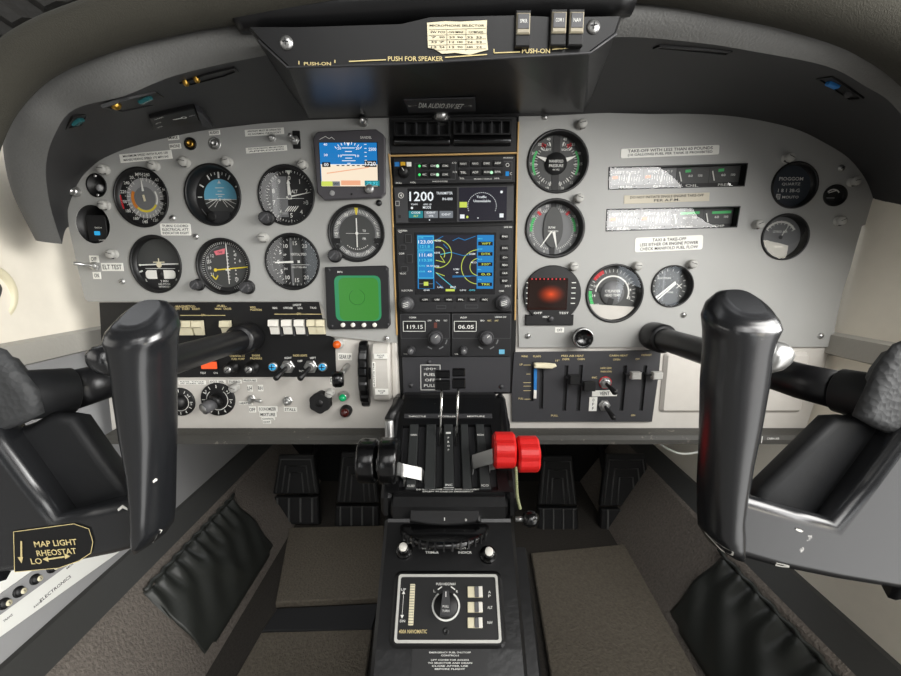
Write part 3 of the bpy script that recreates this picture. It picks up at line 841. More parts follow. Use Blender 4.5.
for i in range(7):
    xa = slots[i-1][0] + 4.0 if i else 392; xb = slots[i][0] - 4.0 if i < 6 else 509
    ya = bot_x[i-1] + 4.2 if i else 388; yb = bot_x[i] - 4.2 if i < 6 else 511
    if i in (0, 6): continue
    mb = MB(); mb.prism(qi.poly([(xa, 425), (xb, 425), (yb, 489.5), (ya, 489.5)], .008), .0078, .0105, SLATE, .0008)
    s = {1: [('OPEN', 435), ('CLSD', 486)], 2: [], 3: [('-', 433), ('P', 438), ('R', 442), ('O', 446), ('P', 450), ('INC', 485)], 4: [], 5: [('RICH', 435), ('ICO', 485.5)]}[i]
    for tx, y in s:
        f = (y - 425) / 64.5; xm = (xa + xb) / 2 + ((ya + yb) / 2 - (xa + xb) / 2) * f
        mb.text(tx, *qi.l(xm, y, .0105), None if len(tx) < 2 else .0085, .0028, LET, .0108)
    if i == 3: mb.rect(*qi.l(448.7, 487.8, .0105), .012, .0005, LET, .0108)
    mb.build('slot_divider', t)
mb = MB(); a = qi.b(404, 414.5, 492, 418.5, .008); mb.prism(rrect(a[2], a[3], .001, cx=a[0], cy=a[1]), .0078, .0105, DARK, .0005)
for s, x in (('THROTTLE', 417), ('PROPELLER', 447), ('MIXTURE', 476)): mb.text(s, *qi.l(x, 416.5, .0105), .024, .0026, LET, .0108)
mb.build('legend_bar', t)
mb = MB(); p = qi.l(447, 494.5, .009); 
mb.text('DO NOT TURN OFF MASTER SWITCH IN FLIGHT', qi.l(448, 492, .008)[0], qi.l(448, 492, .008)[1] + .003, .075, .0017, LET, .0084); mb.text('EXCEPT IN CASE OF EMERGENCY', qi.l(448, 492, .008)[0], qi.l(448, 492, .008)[1] + .0004, .06, .0017, LET, .0084); mb.build('lettering', t)
# hood around the upper end of the quadrant
mb = MB()
hp = [atY(*p) for p in [(402, 393, .585), (505, 393, .585), (517, 424, .535), (520, 440, .525), (386, 440, .525), (389, 424, .535)]]
for xs in ((-1,), (1,)):
    pass
for sgn, x0, x1 in ((-1, -.0830, -.070), (1, .067, .0795)):
    mb = MB(); side_prism(mb, [(.598, -.189), (.582, -.189), (.555, -.201), (.470, -.258), (.455, -.272), (.455, -.2945), (.598, -.2945)], x0, x1, PEDB, .004)
    mb.build('side_cheek', t).data.transform(t.matrix_world.inverted())
mb = MB(); side_prism(mb, [(.598, -.187), (.588, -.187), (.574, -.193), (.574, -.204), (.598, -.21)], -.070, .067, PEDB, .003); mb.build('top_cowl', t).data.transform(t.matrix_world.inverted())
mb = MB(); side_prism(mb, [(.470, -.266), (.458, -.272), (.450, -.280), (.449, -.294), (.470, -.294)], -.0705, .0675, PEDB, .003); mb.build('lower_lip', t).data.transform(t.matrix_world.inverted())

# levers
def lever_path(a, b, c=None): return [a, b] if c is None else [a, b, c]
for (kx0, kx1, ky0, ky1), (x0, y0), lab in (((435, 450, 370, 389.5), (439.6, 446), 'left propeller lever with thin bright rod and black knob on the quadrant'), ((452.2, 465.3, 368, 388), (456, 446), 'right propeller lever with thin bright rod and black knob on the quadrant')):
    kc = atY((kx0+kx1)/2, (ky0+ky1)/2, .535); ba = QD.hit(x0, y0, .0)
    t = thing('propeller_lever', lab, 'lever', Matrix.Translation(ba), 'propeller levers')
    k = .535 / .95 / F
    mb = MB(); mb.tube([QD.hit(x0, y0, .003) - ba, kc - ba], .0016, CHRM, 10); mb.build('rod', t)
    up = (kc - ba).normalized(); pl = Plane(kc - ba, (0, up.y, up.z), (0, -up.z, up.y) if up.z > 0 else (0, up.z, -up.y))
    mb = MB(); mb.M = pl.mat(); w, h = (kx1-kx0)*k, (ky1-ky0)*k
    mb.prism(rrect(w, h*.50, .0015, cy=-h*.25), -.006, .006, GLOSS, .0015, .0015); mb.prism(rrect(w*.97, h*.40, .0015, cy=h*.28), -.008, .004, GLOSS, .0015, .0015); mb.build('knob', t)
def throttle(cx, cy, r, w, Y, lab, grp, m, armpts, shape):
    c = atY(cx, cy, Y); k = c.y / 420 / .945
    t = thing('throttle_lever' if m is GLOSS else 'mixture_lever', lab, 'lever', Matrix.Translation(c), grp)
    mb = MB(); R, W = r * k, w * k
    if shape == 'disc':
        mb.lathe([(R*.55, -W/2), (R*.86, -W/2), (R*.97, -W*.42), (R, -W*.3), (R, W*.3), (R*.97, W*.42), (R*.86, W/2), (R*.55, W/2)], m, 36, axis='x')
    else:
        n = 24; prf = []
        for q in range(48):
            a = 2*pi*q/48; rr = R * (1 - .10 * (.5 + .5*cos(a*6)) ** 3); prf.append((rr*cos(a), rr*sin(a)))
        V = []
        for x, s in ((-W/2, .86), (-W*.40, 1), (W*.40, 1), (W/2, .86)): V.append([(x, a*s, b*s) for a, b in prf])
        mb.loft(V, m, smooth=False)
    mb.build('knob', t)
    A = [Vector(p) - c for p in armpts]
    mb = MB(); mb.sweep(A, (0, .0035, .0062) if shape == 'disc' else (0, .0045, .0072), .0012, SILV); mb.build('lever_arm', t)
    return t
def qh(px, py, z): return QD.hit(px, py, z)
throttle(368.5, 460.5, 22, 20, .468, 'outer black disc throttle lever knob left of the quadrant', 'throttle levers', GLOSS, [qh(424, 478, .003), qh(421, 474, .012), atY(402, 470, .462), atY(372, 463, .468)], 'disc')
throttle(389.5, 460.5, 23, 19.5, .460, 'inner black disc throttle lever knob beside the quadrant slots', 'throttle levers', GLOSS, [qh(404, 482, .003), qh(405, 474, .012), atY(401, 470, .452), atY(390, 464, .460)], 'disc')
throttle(503.8, 450, 18.5, 21.5, .478, 'inner red scalloped mixture lever knob beside the quadrant slots', 'mixture levers', RED, [qh(472, 470, .003), qh(473, 462, .010), atY(493, 456, .470), atY(503, 452, .478)], 'scallop')
throttle(527.2, 454, 18.5, 21.5, .478, 'outer red scalloped mixture lever knob right of the quadrant', 'mixture levers', RED, [qh(489, 470, .003), qh(490, 463, .007), atY(510, 460, .486), atY(526, 456, .478)], 'scallop')
c = atY(389.5, 431, .515); t = thing('lock_lever', 'bright friction lock post left of the quadrant above the throttles', 'lever', Matrix.Translation(c))
mb = MB(); mb.lathe([(.006, -.014), (.006, .014), (.005, .016)], SILV, 20); mb.build('post', t)
mb = MB(); mb.tube([Vector((0, 0, .015)), Vector((.004, .012, .022)), Vector((.010, .03, .03))], .0065, BLK, 12); mb.build('black_sleeve', t)
# chain and small black knob on the pedestal's right side
c3 = [atY(x, y, .462 - .0006 * (y - 468)) for x, y in [(516, 468), (516.5, 480), (517, 492), (518, 500), (520, 508)]]
P = smooth_path(c3, 6); mb = MB()
for i in range(0, len(P), 1):
    mb.M = Matrix.Translation(P[i]); mb.lathe([(0, -.0022), (.0018, -.001), (.0018, .001), (0, .0022)], GREENC, 8)
mb.M = Matrix.Identity(4); mb.tube(P, .0009, GREENC, 6)
tag(mb.build('bead_chain'), 'greenish bead chain hanging below the red mixture knobs', 'chain')
c = atY(526, 519, .44); t = thing('side_knob', 'small glossy black knob on the right side of the pedestal', 'knob', Matrix.Translation(c))
mb = MB(); mb.lathe([(.0, -.004), (.007, -.003), (.0095, .003), (.009, .010), (.005, .014), (0, .015)], GLOSS, 22, axis='x'); mb.build('knob_head', t)
mb = MB(); mb.lathe([(.003, -.012), (.003, -.002)], SILV, 10, axis='x'); mb.build('knob_stem', t)

# rudder trim wheel, set edge-on into the sloping face
it = Item(PD, 403, 524, 486, 548)
t = thing('rudder_trim_control', 'black rudder trim wheel edge with ribs set into the pedestal slope', 'trim wheel', it.M)
R = it.w * .54; WM = Matrix.Translation((0, .010, -.002)) @ Matrix.Rotation(radians(38), 4, 'X')
mb = MB(); mb.M = WM
mb.lathe([(0, -.004), (R*.93, -.004), (R, -.0025), (R, .0025), (R*.93, .004), (0, .004)], GLOSS, 48, axis='y'); whl = mb.build('wheel', t)
for k in range(13):
    a = radians(-60 + 10 * k); mb = MB()
    p = Vector((R*sin(a), 0, R*cos(a))); M = WM @ Matrix.Translation(p) @ Matrix.Rotation(a, 4, 'Y')
    mb.M = M; mb.box(0, 0, 0, .0018, .0086, .0026, BLK); mb.build('grip_rib', whl)
mb = MB(); P = [(it.w*.44*cos(radians(a)), .008 - .016*abs(sin(radians(a)))**.8 if False else .011 - .010*sin(radians(a))) for a in range(0, 181, 15)]
mb.prism([(-it.w*.42, .026), (it.w*.42, .026), (it.w*.42, .014), (it.w*.2, .0105), (0, .0095), (-it.w*.2, .0105), (-it.w*.42, .014)], 0, .010, BLK2, .001); mb.rect(0, .0155, it.w*.36, .0026, INK, .0102, .001); mb.rect(0, .0155, .001, .0034, LET, .0104); mb.text('0', it.w*.26, .0145, .0022, .003, LET, .0102); mb.build('indicator_plate', t)
for x, y, lab in ((404.4, 551, 'white-capped black knob on the left of the pedestal slope'), (488, 555.5, 'white-capped black knob on the right of the pedestal slope')):
    i2 = Item(PD, x - 9, y - 9, x + 9, y + 9)
    t = thing('pedestal_knob', lab, 'knob', i2.M, 'white-capped knobs on the pedestal')
    mb = MB(); mb.lathe([(.0095, -.001), (.0095, .004), (.0085, .006), (.0065, .007), (.0065, .016), (.006, .017)], GLOSS, 24); mb.build('knob_body', t)
    mb = MB(); mb.lathe([(.0046, .0168), (.0046, .0178), (.004, .0184), (0, .0184)], IVORY, 20); mb.build('cap', t)
mb = MB(); mb.M = PD.mat()
for s, x, y in (('RUDDER', 430, 547.5), ('TRIM', 430, 552), ('AILERON', 462, 547.5), ('TRIM', 462, 552)): pass
for s, x, y, w in (('COWL FL', 428, 548, 14), ('TRIMER', 432, 552.5, 15), ('LIGHT', 463, 548, 12), ('INDICR', 465, 552.5, 15)): mb.text(s, *PD.uv(x, y, .001), w * .0010, .0024, LET, .0012)
o = mb.build('lettering'); o.parent = ped; o['label'] = 'small white legends below the trim wheel'
mb = MB(); mb.M = PD.mat(); a, b = PD.uv(395, 509.5, .004), PD.uv(446, 518, .004)
mb.tube([PD.uv(478, 512) + (.004,), PD.uv(478, 524) + (.008,)], .0032, BLK, 12); o = mb.build('peg'); o.parent = ped
# autopilot controller
it = Item(PD, 397, 574, 499, 642)
t = thing('autopilot_controller', 'autopilot control panel with silver frame and turn knob on the pedestal', 'autopilot', it.M)
W, H = it.w, it.h
mb = MB(); mb.prism(rrect(W*1.10, H*1.14, .008), .0006, .0035, PEDB, .0025); mb.build('raised_base', t)
mb = MB(); mb.plate(rrect(W, H, .003), [rrect(W - .005, H - .005, .002)], .003, .0058, FRAMEM); mb.build('frame', t)
mb = MB(); mb.prism(rrect(W - .0045, H - .0045, .002), .003, .0045, BLK)
def T(s, x, y, w, h, m=LET, z=.0047): mb.text(s, *it.l(x, y, z), None if w is None else w*it.k, h, m, z)
T('PUSH HDG/NAV', 446, 584, 20, .0024); T('400A NAVOMATIC', 413, 631.5, 27, .0032, YLW); T('UP', 403.5, 589.5, 5, .0022); T('DN', 402.5, 621, 5, .0022)
T('L', 434.5, 591, 2, .0024); T('R', 457, 591.5, 2, .0024); T('A', 489.5, 592, 2.5, .0024); T('P', 489.5, 596, 2.5, .0024); T('ALT', 490, 607.5, 5, .0024); T('NAV', 490, 622.5, 5, .0024)
mb.line(*it.l(404, 595), *it.l(402.5, 616), .0004, LET, .0047)
for (x, y, s) in ((404, 593.5, 1), (402.5, 617, -1)):
    a, b = it.l(x, y); mb.flat([(a - .0018, b - .0012*s), (a + .0018, b - .0012*s), (a, b + .002*s)], .0047, LET)
for a_, x, y in ((-40, 440, 589), (40, 453, 589)):
    p = it.l(x, y); mb.line(p[0] - .0022, p[1] - .0014*(1 if x < 446 else -1), p[0] + .0022, p[1] + .0014*(1 if x < 446 else -1), .0012, LET, .0047)
mb.build('face', t)
mb = MB(); b = it.b(409.5, 585, 414.5, 626); mb.prism(rrect(b[2], b[3], .0005, cx=b[0], cy=b[1]), .0044, .0062, CREAM, .0004)
for k in range(15): mb.rect(b[0], b[1] + b[3]*(-.46 + .92*k/14), b[2]*.95, .0004, DIALG, .0064)
mb.build('pitch_scale', t)
kx, ky = it.l(446, 606.5); rx = 13.2*it.k; ry = it.b(446, 593, 447, 622)[3] / 2
mb = MB(); mb.M = Matrix.Translation((kx, ky, 0)) @ Matrix.Diagonal((rx, ry, 1, 1)); mb.arc(35, 325, .93, 1.06, LET, .0048, 40); mb.build('white_ring', t)
mb = MB(); mb.M = Matrix.Translation((kx, ky, 0)) @ Matrix.Diagonal((rx, ry, 1, 1)); mb.lathe([(.92, .0044), (.90, .009), (.82, .010), (0, .010)], BLK, 36)
mb.prism([(-.42, -.8), (.42, -.8), (.22, .86), (-.22, .86)], .009, .021, DARK, .0); mb.seg(0, .42, .78, .07, LET, .0212); mb.text('PULL', 0, -.22, .46, .15, LET, .0212); mb.text('TURN', 0, -.52, .52, .15, LET, .0212); mb.build('turn_knob', t)
for y0, y1 in ((586.5, 597.5), (602, 612.5), (617.5, 628)):
    b = it.b(467.5, y0, 482.5, y1, .006); mb = MB(); mb.prism(rrect(b[2], b[3], .0006, cx=b[0], cy=b[1]), .0044, .0072, CREAM, .0006)
    mb.prism(rrect(b[2]*.26, b[3]*.98, .0005, cx=b[0] + b[2]*.10, cy=b[1]), .0070, .0082, MID, .0004); mb.prism(rrect(b[2]*.26, b[3]*.98, .0005, cx=b[0] + b[2]*.36, cy=b[1]), .0070, .0086, IVORY, .0004); mb.build('rocker', t)
mb = MB(); p = it.l(446, 632); mb.lathe([(.0032, .0044), (.003, .0058), (.0016, .006), (.0012, .0052), (0, .0052)], BLK, 18, *p); mb.build('lock_screw', t)
PV = Plane((0, .302, -.50), (0, .012, .169), (0, -1, .07)); PV2 = Plane((0, .3555, -.3745), (0, .037, .033), (0, -.033, .037))
it = Item(PV2, 411, 650, 488, 674, .0004)
mb = MB(); mb.prism(it.poly([(412, 649), (487, 649), (488, 676), (411, 676)]), 0, .0008, BLK)
for s, y, w in (('EMERGENCY FUEL SHUTOFF', 652.5, 42), ('CONTROLS', 655.5, 18), ('LIFT COVER FOR ACCESS', 660, 38), ('TO SELECTOR AND DRAIN', 663, 44), ('CLOSE AFTER USE', 666, 36), ('BEFORE FLIGHT', 669, 30)): mb.text(s, *it.l(450, y), w*it.k, .0013, LET, .0011)
tag(mb.build('placard', M=it.M), 'black placard with fine white writing below the autopilot panel', 'placard')
# white wire under the lip
W3 = smooth_path([atY(*p) for p in [(660, 444, .60), (668, 449, .61), (680, 453.5, .61), (694, 453, .61), (705, 448, .61), (712, 442, .61)]], 6)
mb = MB(); mb.tube(W3, .0016, WHT, 8); tag(mb.build('wire_loop'), 'thin white wire looping out from under the panel lip near the right yoke', 'wire')
# ------------------------------------------------------------------ flight panels
HOLES = {'L': [], 'R': []}
PXL = [(65.5, 213), (67, 203), (72, 189), (79, 178), (88, 167.5), (102, 158), (122, 150), (150, 141.5), (200, 130.5), (260, 123.5), (320, 119.5), (389, 117), (391.5, 180), (394, 260), (397.5, 343.5), (326, 335.5), (325, 312), (319, 301.5), (88, 301.5), (84.5, 298)]
PXR = [(519, 115.5), (590, 112.5), (650, 114), (700, 113.5), (740, 116.5), (770, 121), (800, 130), (828, 144), (851, 159), (867, 179), (875, 200), (876.5, 220), (862, 226), (857, 243), (851, 266), (843, 291), (836, 322), (832, 347), (519, 347.5), (517, 250)]
def hole(sd, it, poly): HOLES[sd].append([(x + it.cx, y + it.cy) for x, y in poly])

def gauge(name, label, cat, box, draw, sd, depth=.010, rim=.09, knobs=(), glass=True, group=None, face=DIAL, bez=BLK, square=False):
    it = Item(PAN, *box); rx, ry = it.w / 2, it.h / 2
    t = thing(name, label, cat, it.M, group)
    Sx = Matrix.Diagonal((rx, ry, 1, 1))
    hole(sd, it, ell(rx * .955, ry * .955, 44))
    mb = MB(); mb.M = Sx
    i = 1 - rim
    mb.lathe([(.95, -.004), (1, .0002), (1, .0014), (.985, .0022), (i + .02, .0022), (i, .0008), (i - .015, -depth), (0, -depth)], bez, 44); mb.build('bezel', t)
    s = i - .02
    md, mn = MB(), MB(); md.M = mn.M = Matrix.Diagonal((rx * s, ry * s, 1, 1))
    md.flat(ell(1, 1, 44), -depth + .0006, face)
    draw(md, mn, -depth + .0010)
    md.build('dial_face', t)
    if mn.v: mn.build('needle', t)
    if glass:
        mb = MB(); mb.M = Sx; mb.flat(ell(i + .012, i + .012, 44), .0012, GLASS); mb.build('glass', t)
    for kx, ky, kr, m in knobs:
        k = Item(PAN, kx - kr, ky - kr, kx + kr, ky + kr); p = it.l(kx, ky, .010); r = k.w / 2
        mb = MB(); prf = [(r*(1 if q % 2 else .93)*cos(2*pi*q/28), r*(1 if q % 2 else .93)*sin(2*pi*q/28)) for q in range(28)]
        mb.lathe([(r*1.3, -.001), (r*1.3, .0024), (r*1.15, .0034)], BLK, 24, *p); mb.prism([(p[0] + x, p[1] + y) for x, y in prf], .003, .014, m, .0012)
        mb.line(p[0] - r*.5, p[1] - r*.5, p[0] + r*.5, p[1] + r*.5, r*.25, MID, .0142); mb.build('adjust_knob', t)
    return t, it
DEG = lambda n, a0, a1: [a0 + (a1 - a0) * k / (n - 1) for k in range(n)]

def d_airspeed(m, n, z):
    m.flat(ell(.74, .74, 40), z, DIALL); z += .0003  # the inner disc's grey includes the tone of a reflection
    m.arc(225, 300, .44, .56, ORNG, z); m.arc(120, 225, .44, .52, YEL, z); m.arc(60, 118, .46, .52, WHT, z)
    m.ticks(0, 324, 28, .62, .73, .022, LET, z); m.flat(ell(.42, .42, 30), z + .0002, DIALM)
    m.nums([(-30, '20'), (-8, 'MPH'), (12, '240'), (40, '40'), (68, '60'), (100, '80'), (130, '100'), (158, '120'), (187, '140'), (212, '160'), (238, '180'), (262, '200'), (286, '220'), (310, '240')], .87, .115, LET, z)
    m.ticks(0, 348, 30, .76, .80, .018, LET, z)
    m.nums([(280, '2'), (250, '3'), (215, '4'), (180, '5'), (140, '6'), (100, '7')], .6, .09, LET, z)
    m.seg(98, .60, .98, .03, BLK, z + .0004, .20); m.seg(262, .93, 1.0, .5, REDP, z)
    n.seg(-3, .25, .72, .09, WHT, z + .0018, .02); n.seg(170, -.12, .12, .09, CREAM, z + .0018)
def d_attitude(m, n, z):
    P = [(.66*cos(radians(a)), .66*sin(radians(a))) for a in range(-8, 189, 7)]
    m.flat(ell(.68, .68, 40), z, DIALG); m.flat(P, z + .0002, SKYB)
    for a, w, l in ((0, .07, .22), (-30, .05, .18), (30, .05, .18), (-60, .05, .18), (60, .05, .18), (-90, .04, .18), (90, .04, .18), (-20, .025, .1), (-10, .025, .1), (10, .025, .1), (20, .025, .1)): m.seg(a, .92 - l, .92, w, LET, z + .0002)
    m.flat([(0, .62), (.07, .5), (-.07, .5)], z + .0004, LET)
    for y, w in ((.34, .36), (.22, .18), (.10, .36), (.03, .16)): m.rect(0, y, w, .025, LET, z + .0004)
    m.rect(0, -.09, 1.30, .02, LET, z + .0004)
    for a in (112, 128, 232, 248): m.seg(a, .16, .66, .022, LET, z + .0004)
    for a in (145, 215): m.seg(a, .16, .45, .022, LET, z + .0004)
    n.rect(-.28, -.10, .36, .05, WHT, z + .002); n.rect(.28, -.10, .36, .05, WHT, z + .002); n.flat(ell(.05, .05, 14, 0, -.10), z + .002, WHT)
    m.prism([(-.42, -1.0), (.42, -1.0), (.32, -.52), (-.32, -.52)], z, z + .0022, DARK); m.lathe([(.2, z), (.2, z + .003), (.15, z + .0036), (0, z + .0036)], DIAL, 20, -.40, -.72); m.arc(118, 242, .9, .93, DIALM, z)
def d_alt(m, n, z):
    m.rect(-.42, 0, .62, 1.52, DIALM, z); m.rect(-.02, 0, .14, 1.9, DIAL, z); z += .0003  # pale and dark bands paint a glass reflection onto the dial
    m.ticks(0, 352.8, 50, .90, .98, .018, LET, z); m.ticks(0, 324, 10, .86, .98, .03, LET, z)
    m.nums([(36*k, str(k)) for k in range(10)], .70, .17, LET, z)
    m.text('ALT', .18, .20, .26, .13, LET, z); m.rect(0, -.06, 1.1, .015, LET, z)
    for k in range(5): m.line(-.24 + .09*k, -.55, -.06 + .09*k, -.35, .035, LET, z)
    m.rect(-.30, -.62, .3, .09, DIALL, z); m.flat([(-.12, .98), (.12, .98), (0, .80)], z + .0004, WHT)
    m.text('29.92', .62, -.22, .2, .09, LET, z)
    n.seg(79, -.15, .86, .07, WHT, z + .0016, .02); n.seg(-3, -.1, .50, .15, WHT, z + .0021, .10); n.flat([(-.10, .48), (.06, .48), (-.03, .66)], z + .0021, WHT); n.flat(ell(.07, .07, 16), z + .0024, DIALM)
def d_vor(m, n, z):
    m.flat(ell(1, 1, 40), z - .0002, DIALG); m.arc(20, 340, .86, .98, DIAL, z); m.flat(ell(.66, .66, 40), z, DIALG)
    m.arc(-118, 118, .70, .92, DIALM, z + .0001, 40); m.arc(128, 232, .72, .92, DIALM, z + .0001, 30)
    m.ticks(-116, 116, 57, .76, .88, .016, LET, z + .0003); m.ticks(130, 230, 25, .76, .88, .016, LET, z + .0003)
    m.nums([(-90, 'W'), (-60, '30'), (-30, '33'), (30, '3'), (60, '6'), (90, 'E'), (150, '15'), (180, 'S'), (210, '21')], .80, .11, LET, z + .0005)
    m.seg(0, .70, .96, .05, YEL, z + .0005, .14)
    for a in range(140, 221, 8): m.flat(ell(.022, .022, 10, .60*sin(radians(a)), .60*cos(radians(a))), z + .0003, LET)
    for sx in (-1, 1): m.prism(rrect(.32, .20, .03, cx=sx*.82, cy=-.28), z, z + .0016, BLK)
    m.text('TO', .28, .10, .13, .09, LET, z + .0003); m.text('FR', .28, -.20, .13, .09, LET, z + .0003); m.rect(.02, 0, .9, .014, LET, z + .0003)
    n.rect(0, .02, .045, 1.10, WHT, z + .002); n.flat(ell(.06, .06, 16), z + .0022, WHT)
def d_vsi(m, n, z):
    m.rect(.05, 0, .36, 1.9, DIALG, z); m.rect(-.18, 0, .10, 1.9, DIALM, z); z += .0003
    m.ticks(-90, 250, 35, .88, .96, .018, LET, z)
    m.nums([(-90, '0'), (-58, '5'), (-32, '10'), (0, '15'), (32, '20'), (148, '20'), (180, '15'), (212, '10'), (238, '5')], .74, .16, LET, z)
    m.text('VERTICAL SPEED', .12, .30, .66, .10, LET, z); m.text('100 FT PER MIN', .12, -.22, .6, .07, LET, z); m.text('UP', -.45, .28, .14, .08, LET, z); m.text('DN', -.45, -.28, .14, .08, LET, z)
    m.rect(.2, -.12, .7, .014, LET, z); n.seg(268, -.18, .86, .10, WHT, z + .0018, .05); n.flat(ell(.09, .09, 16), z + .0022, DARK)
def d_turn(m, n, z):
    m.flat([(.97*cos(radians(a)), .97*sin(radians(a))) for a in range(-4, 185, 7)], z, DIALG); z += .0003
    n.seg(-92, .06, .84, .05, WHT, z + .0012); n.seg(89, .06, .84, .05, WHT, z + .0012); n.flat(ell(.12, .12, 18, 0, -.02), z + .0016, CREAM); n.rect(0, .1, .05, .26, CREAM, z + .0015); n.rect(0, .08, .5, .04, CREAM, z + .0015); n.flat(ell(.06, .04, 14, -.84, -.03), z + .0015, WHT)
    for sx in (-1, 1): m.seg(sx*108, .82, .98, .06, LET, z)
    m.prism(rrect(1.30, .34, .14, cy=-.40), z, z + .001, STK)
    m.rect(0, -.40, .30, .36, DIAL, z + .0012); m.lathe([(.14, z + .001), (.10, z + .0022), (0, z + .0026)], BLK, 20, 0, -.42)
    m.rect(0, -.17, 1.3, .02, LET, z); m.text('2 MIN', .12, -.66, .34, .09, LET, z); m.text('NO PITCH', .1, -.78, .5, .08, LET, z); m.text('INFORMATION', .1, -.88, .5, .07, LET, z); m.text('L', -.66, -.62, .07, .1, LET, z); m.text('R', .66, -.62, .07, .1, LET, z)
def d_hsi(m, n, z):
    m.ticks(-160, 160, 65, .88, .98, .016, LET, z); m.arc(195, 345, .80, .84, DIALM, z)
    m.flat([(.84*cos(radians(a)), .84*sin(radians(a))) for a in range(0, 360, 9)], z - .0001, DIALG)
    m.flat([(-.42, .60), (.06, .72), (.02, .50), (-.34, .44)], z + .0006, PINK); m.text('OFF', -.16, .56, .2, .08, INK, z + .0008)
    for r in (-.6, -.45, -.3, -.15, .15, .3, .45, .6): m.flat(ell(.028, .028, 10, .42, r), z + .0004, LET)
    for r in range(-4, 5): m.rect(.12, r*.13, .10, .022, LET, z + .0004)
    m.nums([(-50, '12'), (-72, '15'), (-95, '18'), (-118, '21'), (45, '3'), (70, '6'), (140, '33')], .66, .12, LET, z + .0004)
    m.line(-.60, -.34, -.44, -.52, .05, YEL, z + .0005); m.line(-.44, -.52, -.34, -.36, .05, YEL, z + .0005); m.text('G S', -.7, .25, .1, .3, LET, z + .0004)
    n.line(-.40, -.14, .98, -.02, .045, YEL, z + .0018); n.flat(ell(.07, .07, 14, -.40, -.14), z + .0019, YEL); n.rect(.12, .10, .035, 1.6, WHT, z + .0016); n.rect(.12, -.14, .20, .05, WHT, z + .002); n.rect(.12, -.14, .05, .3, WHT, z + .002)
GX = (('airspeed_indicator', 'airspeed dial with white numerals on a black ring, upper left of the flight panel', 'airspeed gauge', (114, 167, 169, 228), d_airspeed, {'depth': .008, 'rim': .07}),
      ('attitude_indicator', 'attitude indicator dial with a blue half-disc sky on the left flight panel', 'attitude gauge', (184.5, 163.5, 241.5, 226.5), d_attitude, {'depth': .020}),
      ('altimeter', 'altimeter dial marked ALT with white needles and a lower left knob', 'altimeter', (258, 164.5, 315, 226), d_alt, {'depth': .015, 'knobs': ((264.5, 217.5, 5.6, DARK),)}),
      ('turn_coordinator', 'turn coordinator dial with small yellow aircraft and level ball, lower left of the flight panel', 'turn gauge', (130, 235, 182, 293.5), d_turn, {'depth': .009}),
      ('glideslope_indicator', 'course dial with yellow needle and pink flag beside the turn coordinator', 'course gauge', (196, 238, 250.5, 295), d_hsi, {'depth': .007, 'knobs': ((195, 285, 4.6, DARK), (245, 287.5, 5.4, DARK))}),
      ('vertical_speed_indicator', 'vertical speed dial with white needle pointing left at zero', 'vertical speed gauge', (265, 233, 320, 290.5), d_vsi, {'depth': .015}),
      ('omni_bearing_indicator', 'round bearing indicator with grey compass ring between the blue display and the green screen', 'bearing gauge', (328, 204, 385, 262.5), d_vor, {'depth': .005, 'knobs': ((333.5, 255.5, 5.4, DARK),), 'rim': .07}))
for nm, lab, cat, box, fn, kw in GX: gauge(nm, lab, cat, box, fn, 'L', **kw)

def d_mani(m, n, z):
    for s in (-1, 1):
        m.arc(s*58, s*118, .80, .88, GREENP, z); m.ticks(s*18, s*168, 22, .70, .80, .016, LET, z); m.ticks(s*20, s*165, 7, .66, .82, .03, LET, z)
        m.seg(s*36, .70, .90, .06, REDP, z + .0003); m.flat([(s*.40, .56), (s*.56, .62), (s*.52, .72), (s*.38, .68)], z + .0003, REDP)
        m.nums([(s*162, '10'), (s*138, '15'), (s*113, '20'), (s*90, '25'), (s*66, '30'), (s*42, '35'), (s*19, '40')], .92, .10, LET, z)
    m.rect(0, 0, .26, 1.98, DIAL, z + .0005); m.text('LEFT', -.32, .50, .25, .08, LET, z); m.text('RIGHT', .32, .50, .25, .08, LET, z)
    n.seg(-70, .36, .74, .16, WHT, z + .0016, .03); n.seg(70, .36, .74, .16, WHT, z + .0016, .03)
    n.lathe([(.40, z), (.40, z + .0022), (0, z + .0022)], DIAL, 32); n.text('MANIFOLD', 0, .08, .52, .10, LET, z + .0025); n.text('PRESSURE', 0, -.08, .52, .10, LET, z + .0025); n.text('IN HG', 0, -.22, .24, .06, LET, z + .0025)
def d_rpm(m, n, z):
    for s in (-1, 1):
        m.arc(s*58, s*96, .80, .90, GREENP, z); m.ticks(s*14, s*166, 30, .76, .84, .018, LET, z); m.seg(s*42, .74, .92, .10, REDP, z + .0003)
        m.nums([(s*160, '0'), (s*130, '5'), (s*105, '10'), (s*80, '15'), (s*58, '20'), (s*36, '25'), (s*16, '30')], .93, .10, LET, z)
    m.rect(0, 0, .20, 1.98, DIAL, z + .0004); m.text('RIGHT', .28, .68, .22, .07, LET, z); m.text('LEFT', -.28, .68, .22, .07, LET, z)
    n.prism([(.38*cos(a), .86*sin(a) if sin(a) > 0 else .72*sin(a)) for a in [2*pi*k/28 for k in range(28)]], z + .0005, z + .002, DIALG)
    n.text('RPM', -.06, .06, .26, .09, LET, z + .0022); n.text('HUNDREDS', 0, -.08, .4, .06, LET, z + .0022)
    n.seg(168, .1, .74, .12, WHT, z + .0026, .03); n.seg(214, .1, .86, .07, WHT, z + .0024, .03)
